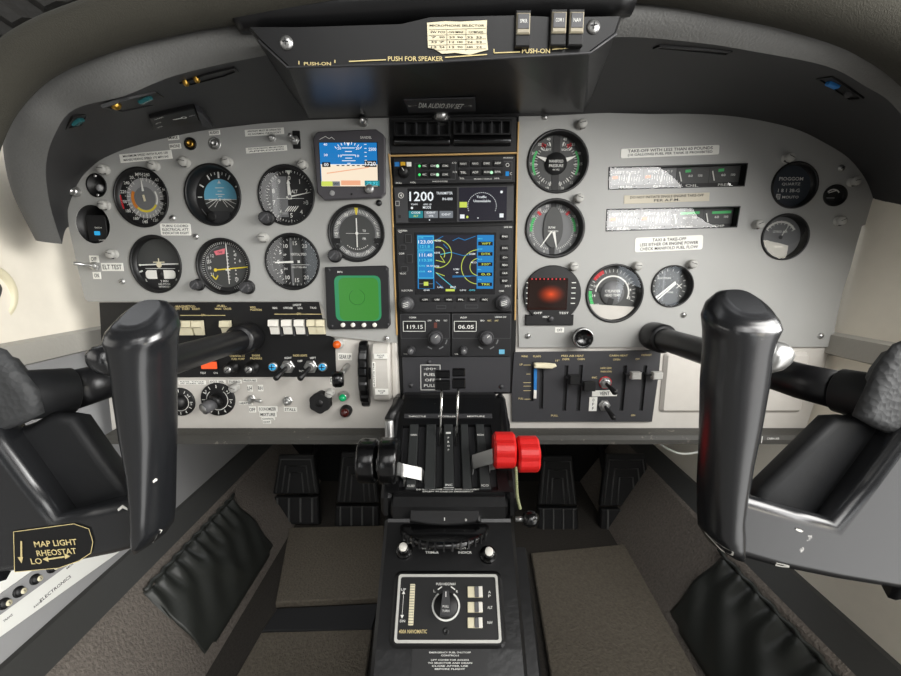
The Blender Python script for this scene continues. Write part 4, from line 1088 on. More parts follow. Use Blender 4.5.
def d_egt(m, n, z):
    m.arc(215, 275, .80, .92, GREENP, z); m.arc(275, 385, .62, .68, LET, z); m.arc(25, 110, .62, .68, LET, z); m.arc(305, 335, .82, .97, REDP, z); m.ticks(150, 470, 33, .80, .92, .018, LET, z)
    m.nums([(200, '10'), (230, '12'), (262, '14'), (292, '16'), (80, '4'), (105, '2'), (60, '6')], .72, .11, LET, z); m.seg(190, .7, .95, .05, REDP, z)
    n.lathe([(.46, z), (.46, z + .0018), (0, z + .0018)], DIALM, 32); n.text('CYLINDER', 0, .08, .6, .10, LET, z + .002); n.text('HEAD TEMP', 0, -.08, .6, .10, LET, z + .002)
    n.seg(192, .2, .96, .22, BLK, z + .0022, .22); n.seg(285, .3, .62, .34, BLK, z + .0012, .1)
def d_small(m, n, z):
    m.rect(-.30, 0, .1, 1.6, DIALM, z); m.ticks(-130, 130, 14, .78, .92, .03, LET, z + .0003); m.text('SUCTION', -.3, .42, .7, .11, LET, z + .0003); m.text('IN HG', .1, -.34, .3, .1, LET, z + .0003)
    m.line(.40, .12, .68, -.12, .04, LET, z + .0003); m.line(.40, -.12, .68, .12, .04, LET, z + .0003)
    n.line(-.78, -.72, .30, .22, .10, WHT, z + .0018); n.line(-.66, -.80, .34, .14, .07, WHT, z + .0018)
def d_clock(m, n, z):
    m.text('PIOGGOM', .02, .36, 1.16, .17, LET, z); m.text('QUARTZ', .05, .10, .90, .15, LET, z); m.text('1 8 1 38-G', -.02, -.20, 1.05, .17, LET, z)
    m.frame(-.50, -.50, .20, .26, .04, LET, z); m.text('B', -.50, -.50, .09, .13, LET, z); m.text('MOUTO', .10, -.52, .80, .13, LET, z)
def d_tan(m, n, z):
    m.arc(-60, 60, .70, .80, LET, z); m.ticks(-60, 60, 9, .62, .82, .03, LET, z); m.text('GYRO AIR', 0, .28, .7, .12, LET, z); m.text('IN HG', 0, -.45, .4, .11, LET, z)
    n.seg(30, -.1, .68, .05, WHT, z + .0018, .02); n.flat(ell(.1, .1, 16), z + .002, DARK)
def d_hobbs(m, n, z):
    m.arc(-55, 60, .60, .74, LET, z); n.line(-.55, .30, .2, .55, .10, WHT, z + .0012); m.rect(-.2, -.22, .8, .08, DIALL, z); m.rect(-.2, -.42, .7, .05, DIALG, z)
for nm, lab, cat, box, fn, kw in (
    ('manifold_pressure_gauge', 'twin-needle gauge marked MANIFOLD PRESSURE, top gauge right of the radio stack', 'pressure gauge', (527, 129.5, 589, 194), d_mani, {'depth': .013, 'face': DIALG}),
    ('tachometer', 'twin tachometer with oval black hub below the manifold pressure gauge', 'tachometer', (525, 198.5, 585, 258.5), d_rpm, {'depth': .013, 'face': DIALM, 'rim': .11}),
    ('cylinder_temperature_gauge', 'cylinder temperature gauge with green and red arcs left of the small needle gauge', 'temperature gauge', (585.5, 264, 643.5, 323), d_egt, {'face': DIALG}),
    ('suction_gauge', 'small gauge with two diagonal white needles above the right yoke column collar', 'gauge', (651, 265, 693.5, 307.5), d_small, {'face': DIALG}),
    ('panel_clock', 'black covered round dial lettered QUARTZ on the far right of the panel', 'clock', (771, 161.5, 818, 209), d_clock, {'depth': .009, 'face': mat('slate_dial', (52, 58, 66), .5)}),
    ('air_pressure_gauge', 'round gauge with bright reflecting glass below the QUARTZ dial', 'pressure gauge', (761, 213.5, 809, 260.5), d_tan, {'depth': .011, 'face': DIALM}),
    ('outside_air_gauge', 'tiny black gauge with white pointer near the panel right edge', 'gauge', (823, 184.5, 846.5, 206.5), d_hobbs, {'depth': .004, 'rim': .12})):
    gauge(nm, lab, cat, box, fn, 'R', **kw)

# small far-left fittings
it = Item(PAN, 86.5, 173.5, 107, 197.5); hole('L', it, ell(it.w*.47, it.h*.47, 32))
t = thing('selector_port', 'small oval black port with a grey knob at the upper left corner of the panel', 'selector', it.M)
mb = MB(); mb.M = Matrix.Diagonal((it.w/2, it.h/2, 1, 1)); mb.lathe([(1, .0001), (1, .001), (.86, .001), (.84, -.012), (0, -.012)], BLK, 32); mb.build('housing', t)
mb = MB(); mb.tube([(.001, -.004, -.012), (.004, -.003, 0)], .0055, DARK, 16); mb.tube([(.004, -.003, 0), (.0045, -.003, .002)], .0042, DIALL, 16); mb.build('knob', t)
for sy in (-1, 1):
    mb = MB(); mb.lathe([(.002, .0008), (.0012, .0018), (0, .002)], SILV, 10, 0, sy*it.h*.40); mb.build('screw', t)
it = Item(PAN, 75, 204, 110.5, 244.5); hole('L', it, ell(it.w*.48, it.h*.48, 36))
t = thing('hour_meter', 'black instrument with a blue-lit window seen through an oval cutout at the panel left edge', 'instrument', it.M)
mb = MB(); mb.M = Matrix.Diagonal((it.w/2, it.h/2, 1, 1)); mb.lathe([(.985, -.001), (.96, -.001), (.955, -.020), (0, -.020)], BLK, 36); mb.build('housing', t)
mb = MB(); b = it.b(85, 211, 112, 243, -.008); mb.prism(rrect(b[2]*.72, b[3]*.84, .003, cx=b[0] - .001, cy=b[1] - .002), -.020, -.006, BLK2, .001)
mb.text('TACH', b[0] + .001, b[1] - .001, .010, .002, LET, -.0057); mb.text('LAMP', b[0] + .004, b[1] - .018, .008, .002, LET, -.0057); mb.build('meter_body', t)
mb = MB(); mb.prism(rrect(.0075, .0055, .001, cx=b[0] - .001, cy=b[1] - .0085), -.0062, -.0050, BLUELIT); mb.build('blue_light', t)
for x, y in ((-.012, .010), (-.013, -.012), (.006, -.025)):
    mb = MB(); mb.lathe([(.0022, -.019), (.002, -.015), (0, -.0145)], SILV, 10, x, y); mb.build('screw', t)

# strip instruments on the right panel
for quad, lab, cells in (([(608.5, 167), (748, 163), (744.5, 186.5), (608, 190)], 'upper long strip of four engine gauges marked oil pressure on the right panel', (('FUEL', 0), ('FUEL', 0), ('OIL', 1), ('OIL', 1))),
                         ([(606.5, 209), (740.5, 206), (737, 227.5), (605.5, 231.5)], 'lower long strip of four engine gauges between two placards on the right panel', (('CHT', 0), ('CHT', 0), ('OIL', 2), ('OIL', 2)))):
    it = Item(PAN, min(p[0] for p in quad), min(p[1] for p in quad), max(p[0] for p in quad), max(p[1] for p in quad))
    P = ccw(it.poly(quad)); hole('R', it, P)
    t = thing('engine_gauge_strip', lab, 'gauge strip', it.M, 'engine gauge strips')
    mb = MB(); mb.loft([[(x, y, .0006) for x, y in P], [(x, y, .0006) for x, y in offset(P, .0012)], [(x, y, -.012) for x, y in offset(P, .0012)]], BLK, True, False, False); mb.prism(P, -.0135, -.0115, BLK); mb.build('housing', t)
    (ax, ay), (bx, by), (cx_, cy_), (dx, dy) = it.poly(quad, -.011)
    def qp(f, g): return ((ax + (bx - ax)*f)*(1-g) + (dx + (cx_ - dx)*f)*g, (ay + (by - ay)*f)*(1-g) + (dy + (cy_ - dy)*f)*g)
    for i, (s, kind) in enumerate(cells):
        f0, f1 = .02 + .238*i, .02 + .238*(i+1) - .004
        mb = MB(); mb.flat([qp(f0, .08), qp(f1, .08), qp(f1, .80), qp(f0, .80)], -.0112, DIALG if kind else DIALM)
        mb.flat([qp(f0, .80), qp(f1, .80), qp(f1, .97), qp(f0, .97)], -.0112, DIAL)
        z = -.0108; c = qp((f0+f1)/2, .9)
        mb.text((('PRESS' if i % 2 else 'OIL') if kind == 1 else ('TEMP' if kind else 'FUEL' if i % 2 == 0 else 'QTY')), *c, .018, .0034, LET, z)
        if not kind:
            a, b = qp(f0 + .02, .52), qp(f0 + .07, .47); mb.flat([qp(f0 + .01, .42), qp(f0 + .05, .40), qp(f0 + .05, .52), qp(f0 + .01, .54)], z, ORNG)
            for k in range(9): q = qp(f0 + .06 + .018*k, .5 + .01*k); mb.rect(q[0], q[1], .0008, .0045 if k % 2 else .007, LET, z)
            q = qp((f0+f1)/2, .25); mb.text('LEFT 0 1/2 F' if i == 0 else 'RIGHT 0 1/2 F', *q, .034, .0034, LET, z)
        else:
            w_ = .18 if kind == 2 else .05
            mb.flat([qp(f0 + .06, .22), qp(f0 + .06 + w_*.8, .20), qp(f0 + .06 + w_*.8, .32), qp(f0 + .06, .34)], z, GREENP)
            for ff, s2 in ((.10, '60'), (.17, '100')): mb.text(s2, *qp(f0 + ff, .48), .006, .0032, LET, z)
        mb.build('dial_face', t)
        mb = MB(); a, b = qp(f0 + (.035 if kind else .12), .72), qp(f0 + (.015 if kind else .135), .30); mb.line(*a, *b, .0016, WHT, -.0098); mb.build('needle', t)
    mb = MB(); mb.flat([tuple(p) for p in offset(P, .001)], -.0004, GLASS); mb.build('glass', t)
# vertical shot: traffic display
it = Item(PAN, 523, 265.5, 580.5, 322.5)
t = thing('traffic_display', 'round black display with square orange-lit screen beside the radio stack', 'display', it.M)
rx, ry = it.w/2, it.h/2
pts = [(rx*cos(a), ry*sin(a)) for a in [radians(-48 + 276*k/40) for k in range(41)]] + [(-rx*.90, -ry*.72), (-rx*.90, -ry*1.10), (rx*.78, -ry*1.10), (rx*.78, -ry*.72)]
mb = MB(); mb.prism(pts, -.002, .004, BLK, .001)
for y in (.40, .22, .04, -.14, -.32): mb.rect(-rx*.86, ry*y, .004, .0012, LET, .0043); mb.rect(rx*.72, ry*y, .006, .0012, LET, .0043)
for s, x, y, w in (('OFF', -.48, -.66, .012), ('MKR', -.18, -.80, .010), ('TEST', .42, -.66, .014)): mb.text(s, rx*x, ry*y, w, .003, LET, .0043)
mb.build('body', t)
mb = MB(); b = it.b(527.5, 278, 567.5, 310, .004); mb.prism(rrect(b[2], b[3], .002, cx=b[0], cy=b[1]), .0035, .0046, mat('dark_red_screen', (40, 24, 20), .15), .0004)
for k in range(9): mb.rect(b[0] - b[2]*.40 + b[2]*.8*k/8, b[1] + b[3]*.47, .0016, .0022, REDP, .0049)
mb.build('screen', t)
om = bpy.data.materials.new('orange_screen_glow'); om.use_nodes = True; nt = om.node_tree; bb = nt.nodes['Principled BSDF']; bb.inputs['Base Color'].default_value = (.02, .012, .01, 1); bb.inputs['Roughness'].default_value = .15
tc = nt.nodes.new('ShaderNodeTexCoord'); mp = nt.nodes.new('ShaderNodeMapping'); mp.inputs['Location'].default_value = (.1, 0, 0); mp.inputs['Scale'].default_value = (1/.022, 1/.015, 1)
gr = nt.nodes.new('ShaderNodeTexGradient'); gr.gradient_type = 'QUADRATIC_SPHERE'; cr = nt.nodes.new('ShaderNodeValToRGB'); cr.color_ramp.elements[0].color = (0, 0, 0, 1); cr.color_ramp.elements[1].color = (*lin((235, 80, 30))[:3], 1)
nt.links.new(tc.outputs['Object'], mp.inputs[0]); nt.links.new(mp.outputs[0], gr.inputs[0]); nt.links.new(gr.outputs[0], cr.inputs[0]); nt.links.new(cr.outputs[0], bb.inputs['Emission Color']); bb.inputs['Emission Strength'].default_value = 1
MOG = om
mb = MB(); mb.M = Matrix.Translation((0, 0, 0)); mb.rect(b[0], b[1], b[2]*.92, b[3]*.84, MOG, .0050); mb.build('lit_area', t)
mb = MB(); mb.lathe([(.004, .003), (.004, .007), (.003, .008), (0, .008)], DARK, 16, -rx*.02, -ry*.86); mb.build('knob', t)

# ------------------------------------------------------------------ displays on the left panel
it = Item(PAN, 314.5, 132, 386, 200.5, .0)
W, H = it.w, it.h
t = thing('flight_display', 'square electronic flight display with blue sky and cream ground on its screen', 'flight display', it.M)
def oct_(w, h, c): return [(-w/2 + c, -h/2), (w/2 - c, -h/2), (w/2, -h/2 + c), (w/2, h/2 - c), (w/2 - c, h/2), (-w/2 + c, h/2), (-w/2, h/2 - c), (-w/2, -h/2 + c)]
P = it.poly([(318, 135), (320, 133.5), (377, 131), (384, 136), (386, 139), (386, 194), (382, 198.5), (326, 201), (319, 194), (315, 140)])
sc = it.b(321, 143, 377.5, 186.5, .008)
mb = MB(); mb.prism(P, .0005, .009, mat('display_grey', (72, 70, 74), .45), .0014)
mb.text('SANDEL', *it.l(366, 137.5, .009), .015, .003, LET, .0092); 
x, y = it.l(327, 138, .009); mb.line(x - .010, y - .002, x - .002, y + .002, .0008, LET, .0092); mb.line(x - .002, y + .002, x + .003, y - .001, .0008, LET, .0092); mb.line(x + .003, y - .001, x + .006, y + .001, .0008, LET, .0092); mb.line(x + .006, y + .001, x + .010, y - .002, .0008, LET, .0092)
mb.text('PUSH', *it.l(361, 189.5, .009), .010, .0022, MID, .0092); mb.build('housing', t)
mb = MB(); cx, cy, w, h = sc; z = .0095; mb.rect(cx, cy, w*1.03, h*1.03, SCRK, .0092)
mb.rect(cx, cy + h*.25, w, h*.5, SCRB, z); mb.rect(cx, cy - h*.25, w, h*.5, SCRG, z); z += .0002
def s(x, y): return cx + w*x, cy + h*y
mb.line(*s(-.5, 0), *s(.5, 0), .001, SCRW, z); mb.line(*s(-.5, -.5), *s(-.5, .5), .0008, SCRB2, z)
for y, ww in ((.38, .22), (.30, .12), (.22, .24), (.15, .12), (.09, .24), (.03, .06)): mb.line(*s(-ww/2, y), *s(ww/2, y), .0009, SCRW, z)
for xx, y, tx in ((-.16, .37, '20'), (.16, .37, '20'), (-.15, .20, '10'), (.15, .20, '10'), (-.40, .22, '30'), (-.40, .46, '40')): mb.text(tx, *s(xx, y), .0050, .0030, SCRW, z)
for a in (-40, -30, -20, -10, 10, 20, 30, 40):
    r0, r1 = .40, .46; mb.line(*s(r0*sin(radians(a))*.8, .06 + r0*cos(radians(a))), *s(r1*sin(radians(a))*.8, .06 + r1*cos(radians(a))), .0009, SCRW, z)
mb.flat([s(-.03, .52 - .02), s(0, .42), s(.03, .5)][::-1], z, SCRW)
for k in range(6): mb.line(*s(.28, .46 - .09*k), *s(.32, .46 - .09*k), .0008, SCRW, z)
mb.text('2500', *s(.42, .35), .010, .004, SCRW, z)
mb.prism([(a, b_) for a, b_ in rrect(.011, .006, 0, cx=s(-.40, 0)[0], cy=s(-.40, 0)[1])], z, z + .0002, SCRK); mb.text('00', *s(-.40, 0), .006, .004, SCRW, z + .0003)
mb.rect(*s(.38, .02), .016, .008, SCRK, z); mb.text('1720', *s(.38, .02), .014, .005, SCRW, z + .0002)
mb.rect(*s(.40, -.43), .020, .0068, SCRT, z); mb.text('29.92', *s(.40, -.43), .015, .004, SCRC, z + .0002)
mb.rect(*s(-.40, -.44), .016, .006, SCRY, z); mb.rect(*s(-.24, -.44), .010, .006, SCRGY, z); mb.text('NAV1', *s(-.24, -.44), .008, .003, SCRK, z + .0002)
mb.rect(*s(.02, -.42), .026, .006, SCRO, z); mb.line(*s(-.4, -.2), *s(.35, -.06), .0012, SCRO, z)
for k in range(6): mb.line(*s(-.22 + .09*k, -.02), *s(-.17 + .09*k, -.02), .0012, SCRK, z)
mb.build('screen', t)
for px, py, r, m in ((332, 193, 2.6, DIALL), (369.5, 189, 4.4, SILV), (351.5, 194, 1.0, BLK)):
    mb = MB(); p = it.l(px, py, .010); R = r*it.k; mb.lathe([(R, .0085), (R, .012 if r > 3 else .0095), (R*.8, .013 if r > 3 else .0098), (0, .013 if r > 3 else .0098)], m, 20, *p); mb.build('knob' if r > 3 else 'light_sensor', t)
it = Item(PAN, 325.5, 266.5, 391, 329)
t = thing('weather_display', 'square black instrument with a glowing green screen and four white buttons', 'weather display', it.M)
mb = MB(); P = it.poly([(326, 267), (386, 265.5), (389, 268), (391, 324), (388, 328), (330, 329), (328, 326)]); mb.prism(P, .0004, .006, BEZ, .0012)
mb.text('BFG', *it.l(340, 272, .006), .007, .0024, LET, .0062); mb.line(*it.l(388.5, 277, .006), *it.l(389.5, 319, .006), .0008, MID, .0062); mb.build('housing', t)
mb = MB(); c = it.b(335, 275.5, 381, 321, .006); mb.prism(rrect(c[2], c[3], .008, 3, c[0], c[1]), .0055, .0066, SCRGE, .0002); mb.prism(rrect(c[2]*.86, c[3]*.94, .008, 3, c[0] + c[2]*.02, c[1] - .001), .0060, .0069, SCRGR, .0002)
mb.M = Matrix.Translation((c[0] - .001, c[1] + .002, 0)); mb.arc(20, 330, .0105, .0112, mat('etched_green', (40, 110, 40), .4), .0072, 30); mb.build('screen', t)
for x in (343, 353, 364, 374.6):
    mb = MB(); p = it.l(x, 325, .007); mb.lathe([(.0031, .0055), (.0031, .0085), (.0024, .009), (0, .009)], IVORY, 16, *p); mb.build('button', t)
for x, y in ((329, 270), (386, 269), (332, 326), (388, 324.5)):
    mb = MB(); p = it.l(x, y, .006); mb.lathe([(.0022, .0058), (.0018, .0068), (0, .007)], DARK, 12, *p); mb.build('screw', t)

# ------------------------------------------------------------------ panel sheets
def sheet(name, label, px, holes, z0, z1, m):
    mb = MB(); P = [PAN.uv(*p) for p in px]; mb.plate(P, holes, z0, z1, m)
    o = mb.build(name, M=PAN.mat()); return tag(o, label, 'instrument panel')
LP = sheet('instrument_panel', 'grey painted left flight panel with round instrument cutouts', PXL, HOLES['L'], -.0025, 0, PANEL)
RP = sheet('instrument_panel', 'grey painted right instrument panel with two long gauge cutouts', PXR, HOLES['R'], -.0025, 0, PANEL)
EP = sheet('lower_panel', 'pale grey lower subpanel running full width behind the switch panels', [(96, 300), (392, 300), (400, 300), (520, 300), (836, 320), (832, 348), (824, 380), (808, 431), (110, 431)], [], -.0075, -.0042, SUBP)
mb = MB(); p0, p1 = PAN.uv(664, 352, -.004), PAN.uv(700, 412, -.004)
x0, y0, x1, y1 = p0[0], p0[1], PAN.uv(800, 411, -.004)[0], p1[1]
mb.prism(rrect(x1 - x0, y0 - y1, .006, cx=(x0+x1)/2, cy=(y0+y1)/2), -.0045, .0015, SUBP, .0045); mb.build('raised_cover', EP)
def pscrew(px, py, par, r=.0042, m=SILV, z=0):
    x, y = PAN.uv(px, py); mb = MB(); mb.lathe([(r, z), (r, z + .0008), (r*.75, z + .0024), (0, z + .0032)], m, 16, x, y); mb.line(x - r*.6, y - r*.3, x + r*.6, y + r*.3, r*.25, DARK, z + .0034); mb.build('screw', par)
for p in ((122.5, 281.5), (173, 218), (386.5, 338.5), (196, 236.5), (379, 203)): pscrew(*p, LP, m=SILV if p[0] != 379 else BLK)
for p in ((528, 336), (683.5, 315), (841, 168), (820.5, 336), (545, 117)): pscrew(*p, RP)

# post lights
def post(px, py, lab, proto=[None]):
    M = PAN.mat(*PAN.uv(px, py, .007)) @ Matrix.Rotation(radians(random.uniform(-25, 25)), 4, 'Z')
    if proto[0] is None:
        t = thing('post_light', lab, 'panel light', M, 'grey post lights on the instrument panels'); proto[0] = t
        mb = MB(); mb.lathe([(.0064, -.001), (.0064, .0022), (.0055, .0027), (.0055, .0036)], POST, 20); mb.build('base', t)
        mb = MB(); mb.lathe([(.0056, .0036), (.0060, .0065), (.0058, .0092), (.0044, .0104), (0, .0107)], POST, 20); mb.line(-.004, .001, .004, .001, .0008, DARK, .0109); mb.build('hood', t)
        mb = MB(); mb.prism(rrect(.0064, .0030, .0003, cx=0, cy=-.0046), .0036, .0060, BLK); mb.build('light_slot', t)
        return t
    return dup(proto[0], M, lab)
for x, y, lab in ((101.5, 169, 'post light above the small oval port at the panel left corner'), (152, 165, 'post light directly above the airspeed dial'), (183, 161.5, 'post light between the airspeed dial and the attitude dial, high'), (226, 161, 'post light directly above the attitude indicator'),
    (102.5, 205, 'post light at the top of the oval cutout with the blue-lit meter'), (110.5, 254, 'post light below the blue-lit meter and above the ELT switch'), (302, 164, 'post light directly above the altimeter'), (262.5, 237.5, 'post light at the upper left of the vertical speed dial'), 
    (582.5, 123.5, 'post light at the upper right of the manifold pressure gauge'), (579.5, 198, 'post light between the manifold gauge and the tachometer'), (574, 266.5, 'post light at the upper right of the orange-lit display'), (638, 266, 'post light at the upper right of the cylinder temperature gauge'), (693, 264, 'post light at the upper right of the small diagonal needle gauge'),
    (759.5, 224, 'post light left of the bright reflecting gauge'), (790, 157.5, 'post light directly above the QUARTZ dial'), (856, 181, 'post light above the tiny gauge at the panel right edge'), (842, 220.5, 'post light below the tiny gauge at the panel right edge'), (329, 394, 'post light beside the black rotary knob on the lower subpanel'), (233, 388.5, 'post light at the upper right of the round rotary dial, lower subpanel')):
    post(x, y, lab)
def bullet(px, py, lab, r=4.5, m=SILV, name='warning_lamp', cat='lamp', lens=None):
    it = Item(PAN, px - r, py - r, px + r, py + r); R = it.w/2; t = thing(name, lab, cat, it.M)
    mb = MB(); mb.lathe([(R*1.15, -.004), (R*1.15, .002), (R*.95, .004), (R*.9, .008)], m, 20); mb.build('collar', t)
    mb = MB(); mb.lathe([(R*.86, .0075), (R*.84, .010), (R*.55, .0135), (0, .0145)], lens or m, 20); mb.build('lens' if lens else 'dome', t); return t
bullet(77, 192, 'bright domed indicator lamp on the panel left edge', 4.2)
bullet(363.5, 122.5, 'bright domed lamp above the electronic flight display', 4)
bullet(441, 116, 'knurled metal thumb nut above the centre air vent', 7.5, SILV, 'thumb_nut', 'nut')
for px, py, lab, m in ((190.5, 143.8, 'brass headphone jack in a black socket at the upper left panel', BRASS), (215, 143.8, 'silver headphone jack beside the brass one at the upper left panel', SILV)):
    it = Item(PAN, px - 6.2, py - 6.5, px + 6.2, py + 6.5); t = thing('headphone_jack', lab, 'jack', it.M); R = it.w/2
    mb = MB(); mb.lathe([(R, -.001), (R, .001), (R*.8, .0016), (R*.74, .0005), (R*.70, .0004), (0, .0004)], BLK if m is BRASS else SILV, 24); mb.build('socket', t)
    mb = MB(); mb.lathe([(R*.6, .0004), (R*.55, .003), (R*.3, .0034), (R*.26, .001), (0, .001)], m, 20); mb.build('jack_barrel', t)
# ------------------------------------------------------------------ toggles
def toggle(px, py, tx, ty, lab, nut=SILV, bat=BLK, r=6, length=.020, z=0, ring=None, group=None):
    it = Item(PAN, px - r, py - r, px + r, py + r, z); R = it.w/2
    t = thing('toggle_switch', lab, 'switch', it.M, group); d = Vector((tx, ty, 1)).normalized()
    mb = MB(); mb.prism(ell(R, R, 6), -.004, .003, nut, .0006); mb.lathe([(R*.72, .003), (R*.70, .0055), (R*.5, .006)], nut, 18); mb.build('nut', t)
    mb = MB(); s0 = Vector((0, 0, .004)); mb.tube([s0, s0 + d*length*.55, s0 + d*length*.9, s0 + d*length], [R*.26, R*.36, R*.46, R*.30], bat, 14); mb.build('lever', t)
    if ring:
        mb = MB(); mb.lathe([(R*1.02, .0), (R*1.02, .0015), (R*.72, .002)], ring, 20); mb.build('colour_ring', t)
    return t
def sticker(name, lab, quad, lines, m=STK, ink=INK, z=0., r=0, hfrac=.68, th=.0005, group=None, cat='placard'):
    xs, ys = [p[0] for p in quad], [p[1] for p in quad]
    it = Item(PAN, min(xs), min(ys), max(xs), max(ys), z)
    P = it.poly(quad); a, b, c, d = [Vector(p) for p in P]
    rot = math.degrees(atan2((b - a).y, (b - a).x)); w = (b - a).length; h = (a - d).length; ctr = (a + b + c + d) / 4
    mb = MB(); R = Matrix.Translation((ctr.x, ctr.y, 0)) @ Matrix.Rotation(radians(rot), 4, 'Z'); mb.M = R
    mb.prism(rrect(w, h, r, 3), -.0002, th, m, th*.4)
    n = len(lines)
    for i, ln in enumerate(lines):
        tx, f = (ln, .86) if isinstance(ln, str) else ln
        if tx: mb.text(tx, 0, h*(.5 - (i + .5)/n)*.88, w*f, h/n*hfrac*.86, ink, th + .0002)
    o = mb.build(name, M=it.M); return tag(o, lab, cat, group)
def sq(x0, y0, x1, y1, sl=0): return [(x0, y0), (x1, y0 + sl), (x1, y1 + sl), (x0, y1)]
toggle(295.5, 140.5, -.25, .3, 'silver toggle on a small black plate above the altimeter', SILV, SILV, 4.5, .012)
mb = MB(); it = Item(PAN, 293, 131, 300.5, 149); mb.prism(rrect(it.w, it.h, .001), 0, .0012, BLK, .0003); tag(mb.build('switch_plate', M=it.M), 'small black upright plate behind the silver toggle above the altimeter', 'plate')
toggle(273, 138.5, .1, -.1, 'stubby silver push switch between the two long white placards', SILV, SILV, 4, .007)
toggle(95.5, 266, -.9, .25, 'silver ELT toggle between its OFF and ON labels', SILV, SILV, 4.6, .021)
sticker('placard', 'long white two-line placard above the airspeed dial', sq(120, 154.5, 172, 163, -4.5), ['MAXIMUM SPEED WITH FLAPS 150', 'MANEUVERING SPEED 170 MPH IAS'], hfrac=.6)
for q, lab, ln in ((sq(168, 136, 179, 140.5, -1), 'small white tag left of the brass jack, upper of two', 'MIKE'), (sq(169.5, 144, 181, 149.5, -1), 'small white tag left of the brass jack, lower of two', 'PHONE'), (sq(209, 131, 220, 135.5, -1), 'small white tag above the silver headphone jack', 'AUDIO')):
    sticker('placard', lab, q, [ln])
sticker('placard', 'upper long white placard right of the headphone jacks', sq(245, 130, 284, 136.5, -2.5), ['AIRCRAFT MUST BE OPERATED', 'AS NORMAL CATEGORY'], hfrac=.6)
sticker('placard', 'lower long white placard right of the headphone jacks', sq(246, 148, 287, 153.5, -3), ['NO ACROBATIC MANEUVERS', 'APPROVED'], hfrac=.6)
sticker('placard', 'white rounded placard between the airspeed and turn coordinator dials', sq(160.5, 223.5, 191, 235.5, 0), ['TURN COORD', 'ELECTRICAL ATT', 'INDICATOR RIGHT'], r=.002, hfrac=.7)
sticker('placard', 'white tag reading OFF above the ELT toggle', sq(89.5, 255.5, 99, 262.5), [('OFF', .6)]); sticker('placard', 'white tag reading ON below the ELT toggle', sq(93, 272, 101, 279), [('ON', .6)]); sticker('placard', 'white label reading ELT TEST beside its toggle', sq(101.5, 263, 123.5, 271), ['ELT TEST'])
sticker('placard', 'white take-off fuel warning placard above the upper gauge strip', [(621, 149), (719.5, 145), (718.5, 154), (621, 158.5)], ['TAKE-OFF WITH LESS THAN 60 POUNDS', '(10 GALLONS) FUEL PER TANK IS PROHIBITED'], r=.002, hfrac=.75)
sticker('placard', 'narrow cream framed placard between the two gauge strips', [(624, 195.5), (709.5, 192.5), (709, 201), (624, 204)], ['DO NOT INITIATE SINGLE ENGINE TAKE-OFF', ('PER A.F.M.', .3)], m=mat('old_cream_label', (196, 188, 168), .5), hfrac=.7)
sticker('placard', 'white taxi and take-off placard below the lower gauge strip', [(635, 238), (703, 235), (702.5, 249), (635, 252.5)], [('TAXI & TAKE-OFF', .5), 'LESS EITHER OR ENGINE POWER', 'CHECK MANIFOLD FUEL FLOW'], r=.003, hfrac=.75)
sticker('placard', 'white tag reading OFF below the orange-lit display', sq(555, 327.5, 564, 332.5), [('OFF', .6)])
it = Item(PAN, 569.5, 325.5, 590, 347); t = thing('push_pull_knob', 'round glossy black knob below the cylinder temperature gauge', 'knob', it.M); R = it.w/2
mb = MB(); mb.lathe([(R*.7, -.001), (R*.7, .006), (R*.98, .009), (R, .016), (R*.95, .018), (R*.80, .0185), (R*.74, .016), (0, .0145)], GLOSS, 32); mb.build('knob_head', t)
mb = MB(); mb.lathe([(R*.98, .0162), (R*.965, .0186), (R*.90, .0188)], SILV, 32, end=False); mb.build('rim_ring', t)

# ------------------------------------------------------------------ left switch panel
it = Item(PAN, 98, 302, 337, 377, -.0041)
SP = thing('switchboard', 'black electrical switch panel below the left flight panel', 'switch panel', it.M)
mb = MB(); mb.prism(it.poly([(100, 302.5), (319, 302), (326, 334), (335, 338), (336.5, 376.5), (104, 377.5)]), 0, .0016, SWB, .0003)
def TT(s, x, y, w, h, m=YLW): mb.text(s, *it.l(x, y, .0022), w*it.k, h*1.12, m, .0019)
TT('-MAGNETOS-', 185, 306.5, 21, .0030); TT('LEFT   START   RIGHT', 187, 309, 25, .0026); TT('-FUEL-', 221.5, 306, 10, .0028); TT('MAIN   CROSS', 223, 308.8, 16, .0026); TT('WING', 252.5, 307.3, 5.5, .0028); TT('POSITION', 256, 309.8, 11, .0026)
TT('LIGHT', 297, 305, 8, .0028, LET); TT('NAV.', 275, 308, 5, .0026, LET); TT('STROBE', 288, 308, 9, .0026, LET); TT('LDG', 300, 308, 4.5, .0026, LET); TT('TAXI', 313, 307.8, 6, .0026, LET)
for x0, x1, y in ((181, 226, 315.2), (275, 323, 314)):
    mb.line(*it.l(x0, y), *it.l(x1, y), .0008, YLW, .0019); TT('ON', (x0 + x1)/2 - .5, y - .2, 4, .0030)
TT('CHANNEL 23', 237, 356, 15, .0028); TT('FUEL PUMP', 238, 359, 13, .0028); TT('ENGINE', 256, 355.5, 8, .0028); TT('PRIMERS', 256, 358.5, 12, .0028)
TT('RADIO LIGHTS', 300, 355.5, 14, .0028); TT('RIGHT', 288, 358, 7, .0028, LET); TT('OFF', 300, 361, 5, .0028, LET); TT('LEFT', 313, 358, 6, .0028, LET); TT('HDG', 302, 371, 6, .0028, LET)
TT('TEST', 203, 373, 6, .0028, LET); TT('ON', 215.5, 373, 4, .0028, LET)
mb.build('panel_plate', SP)
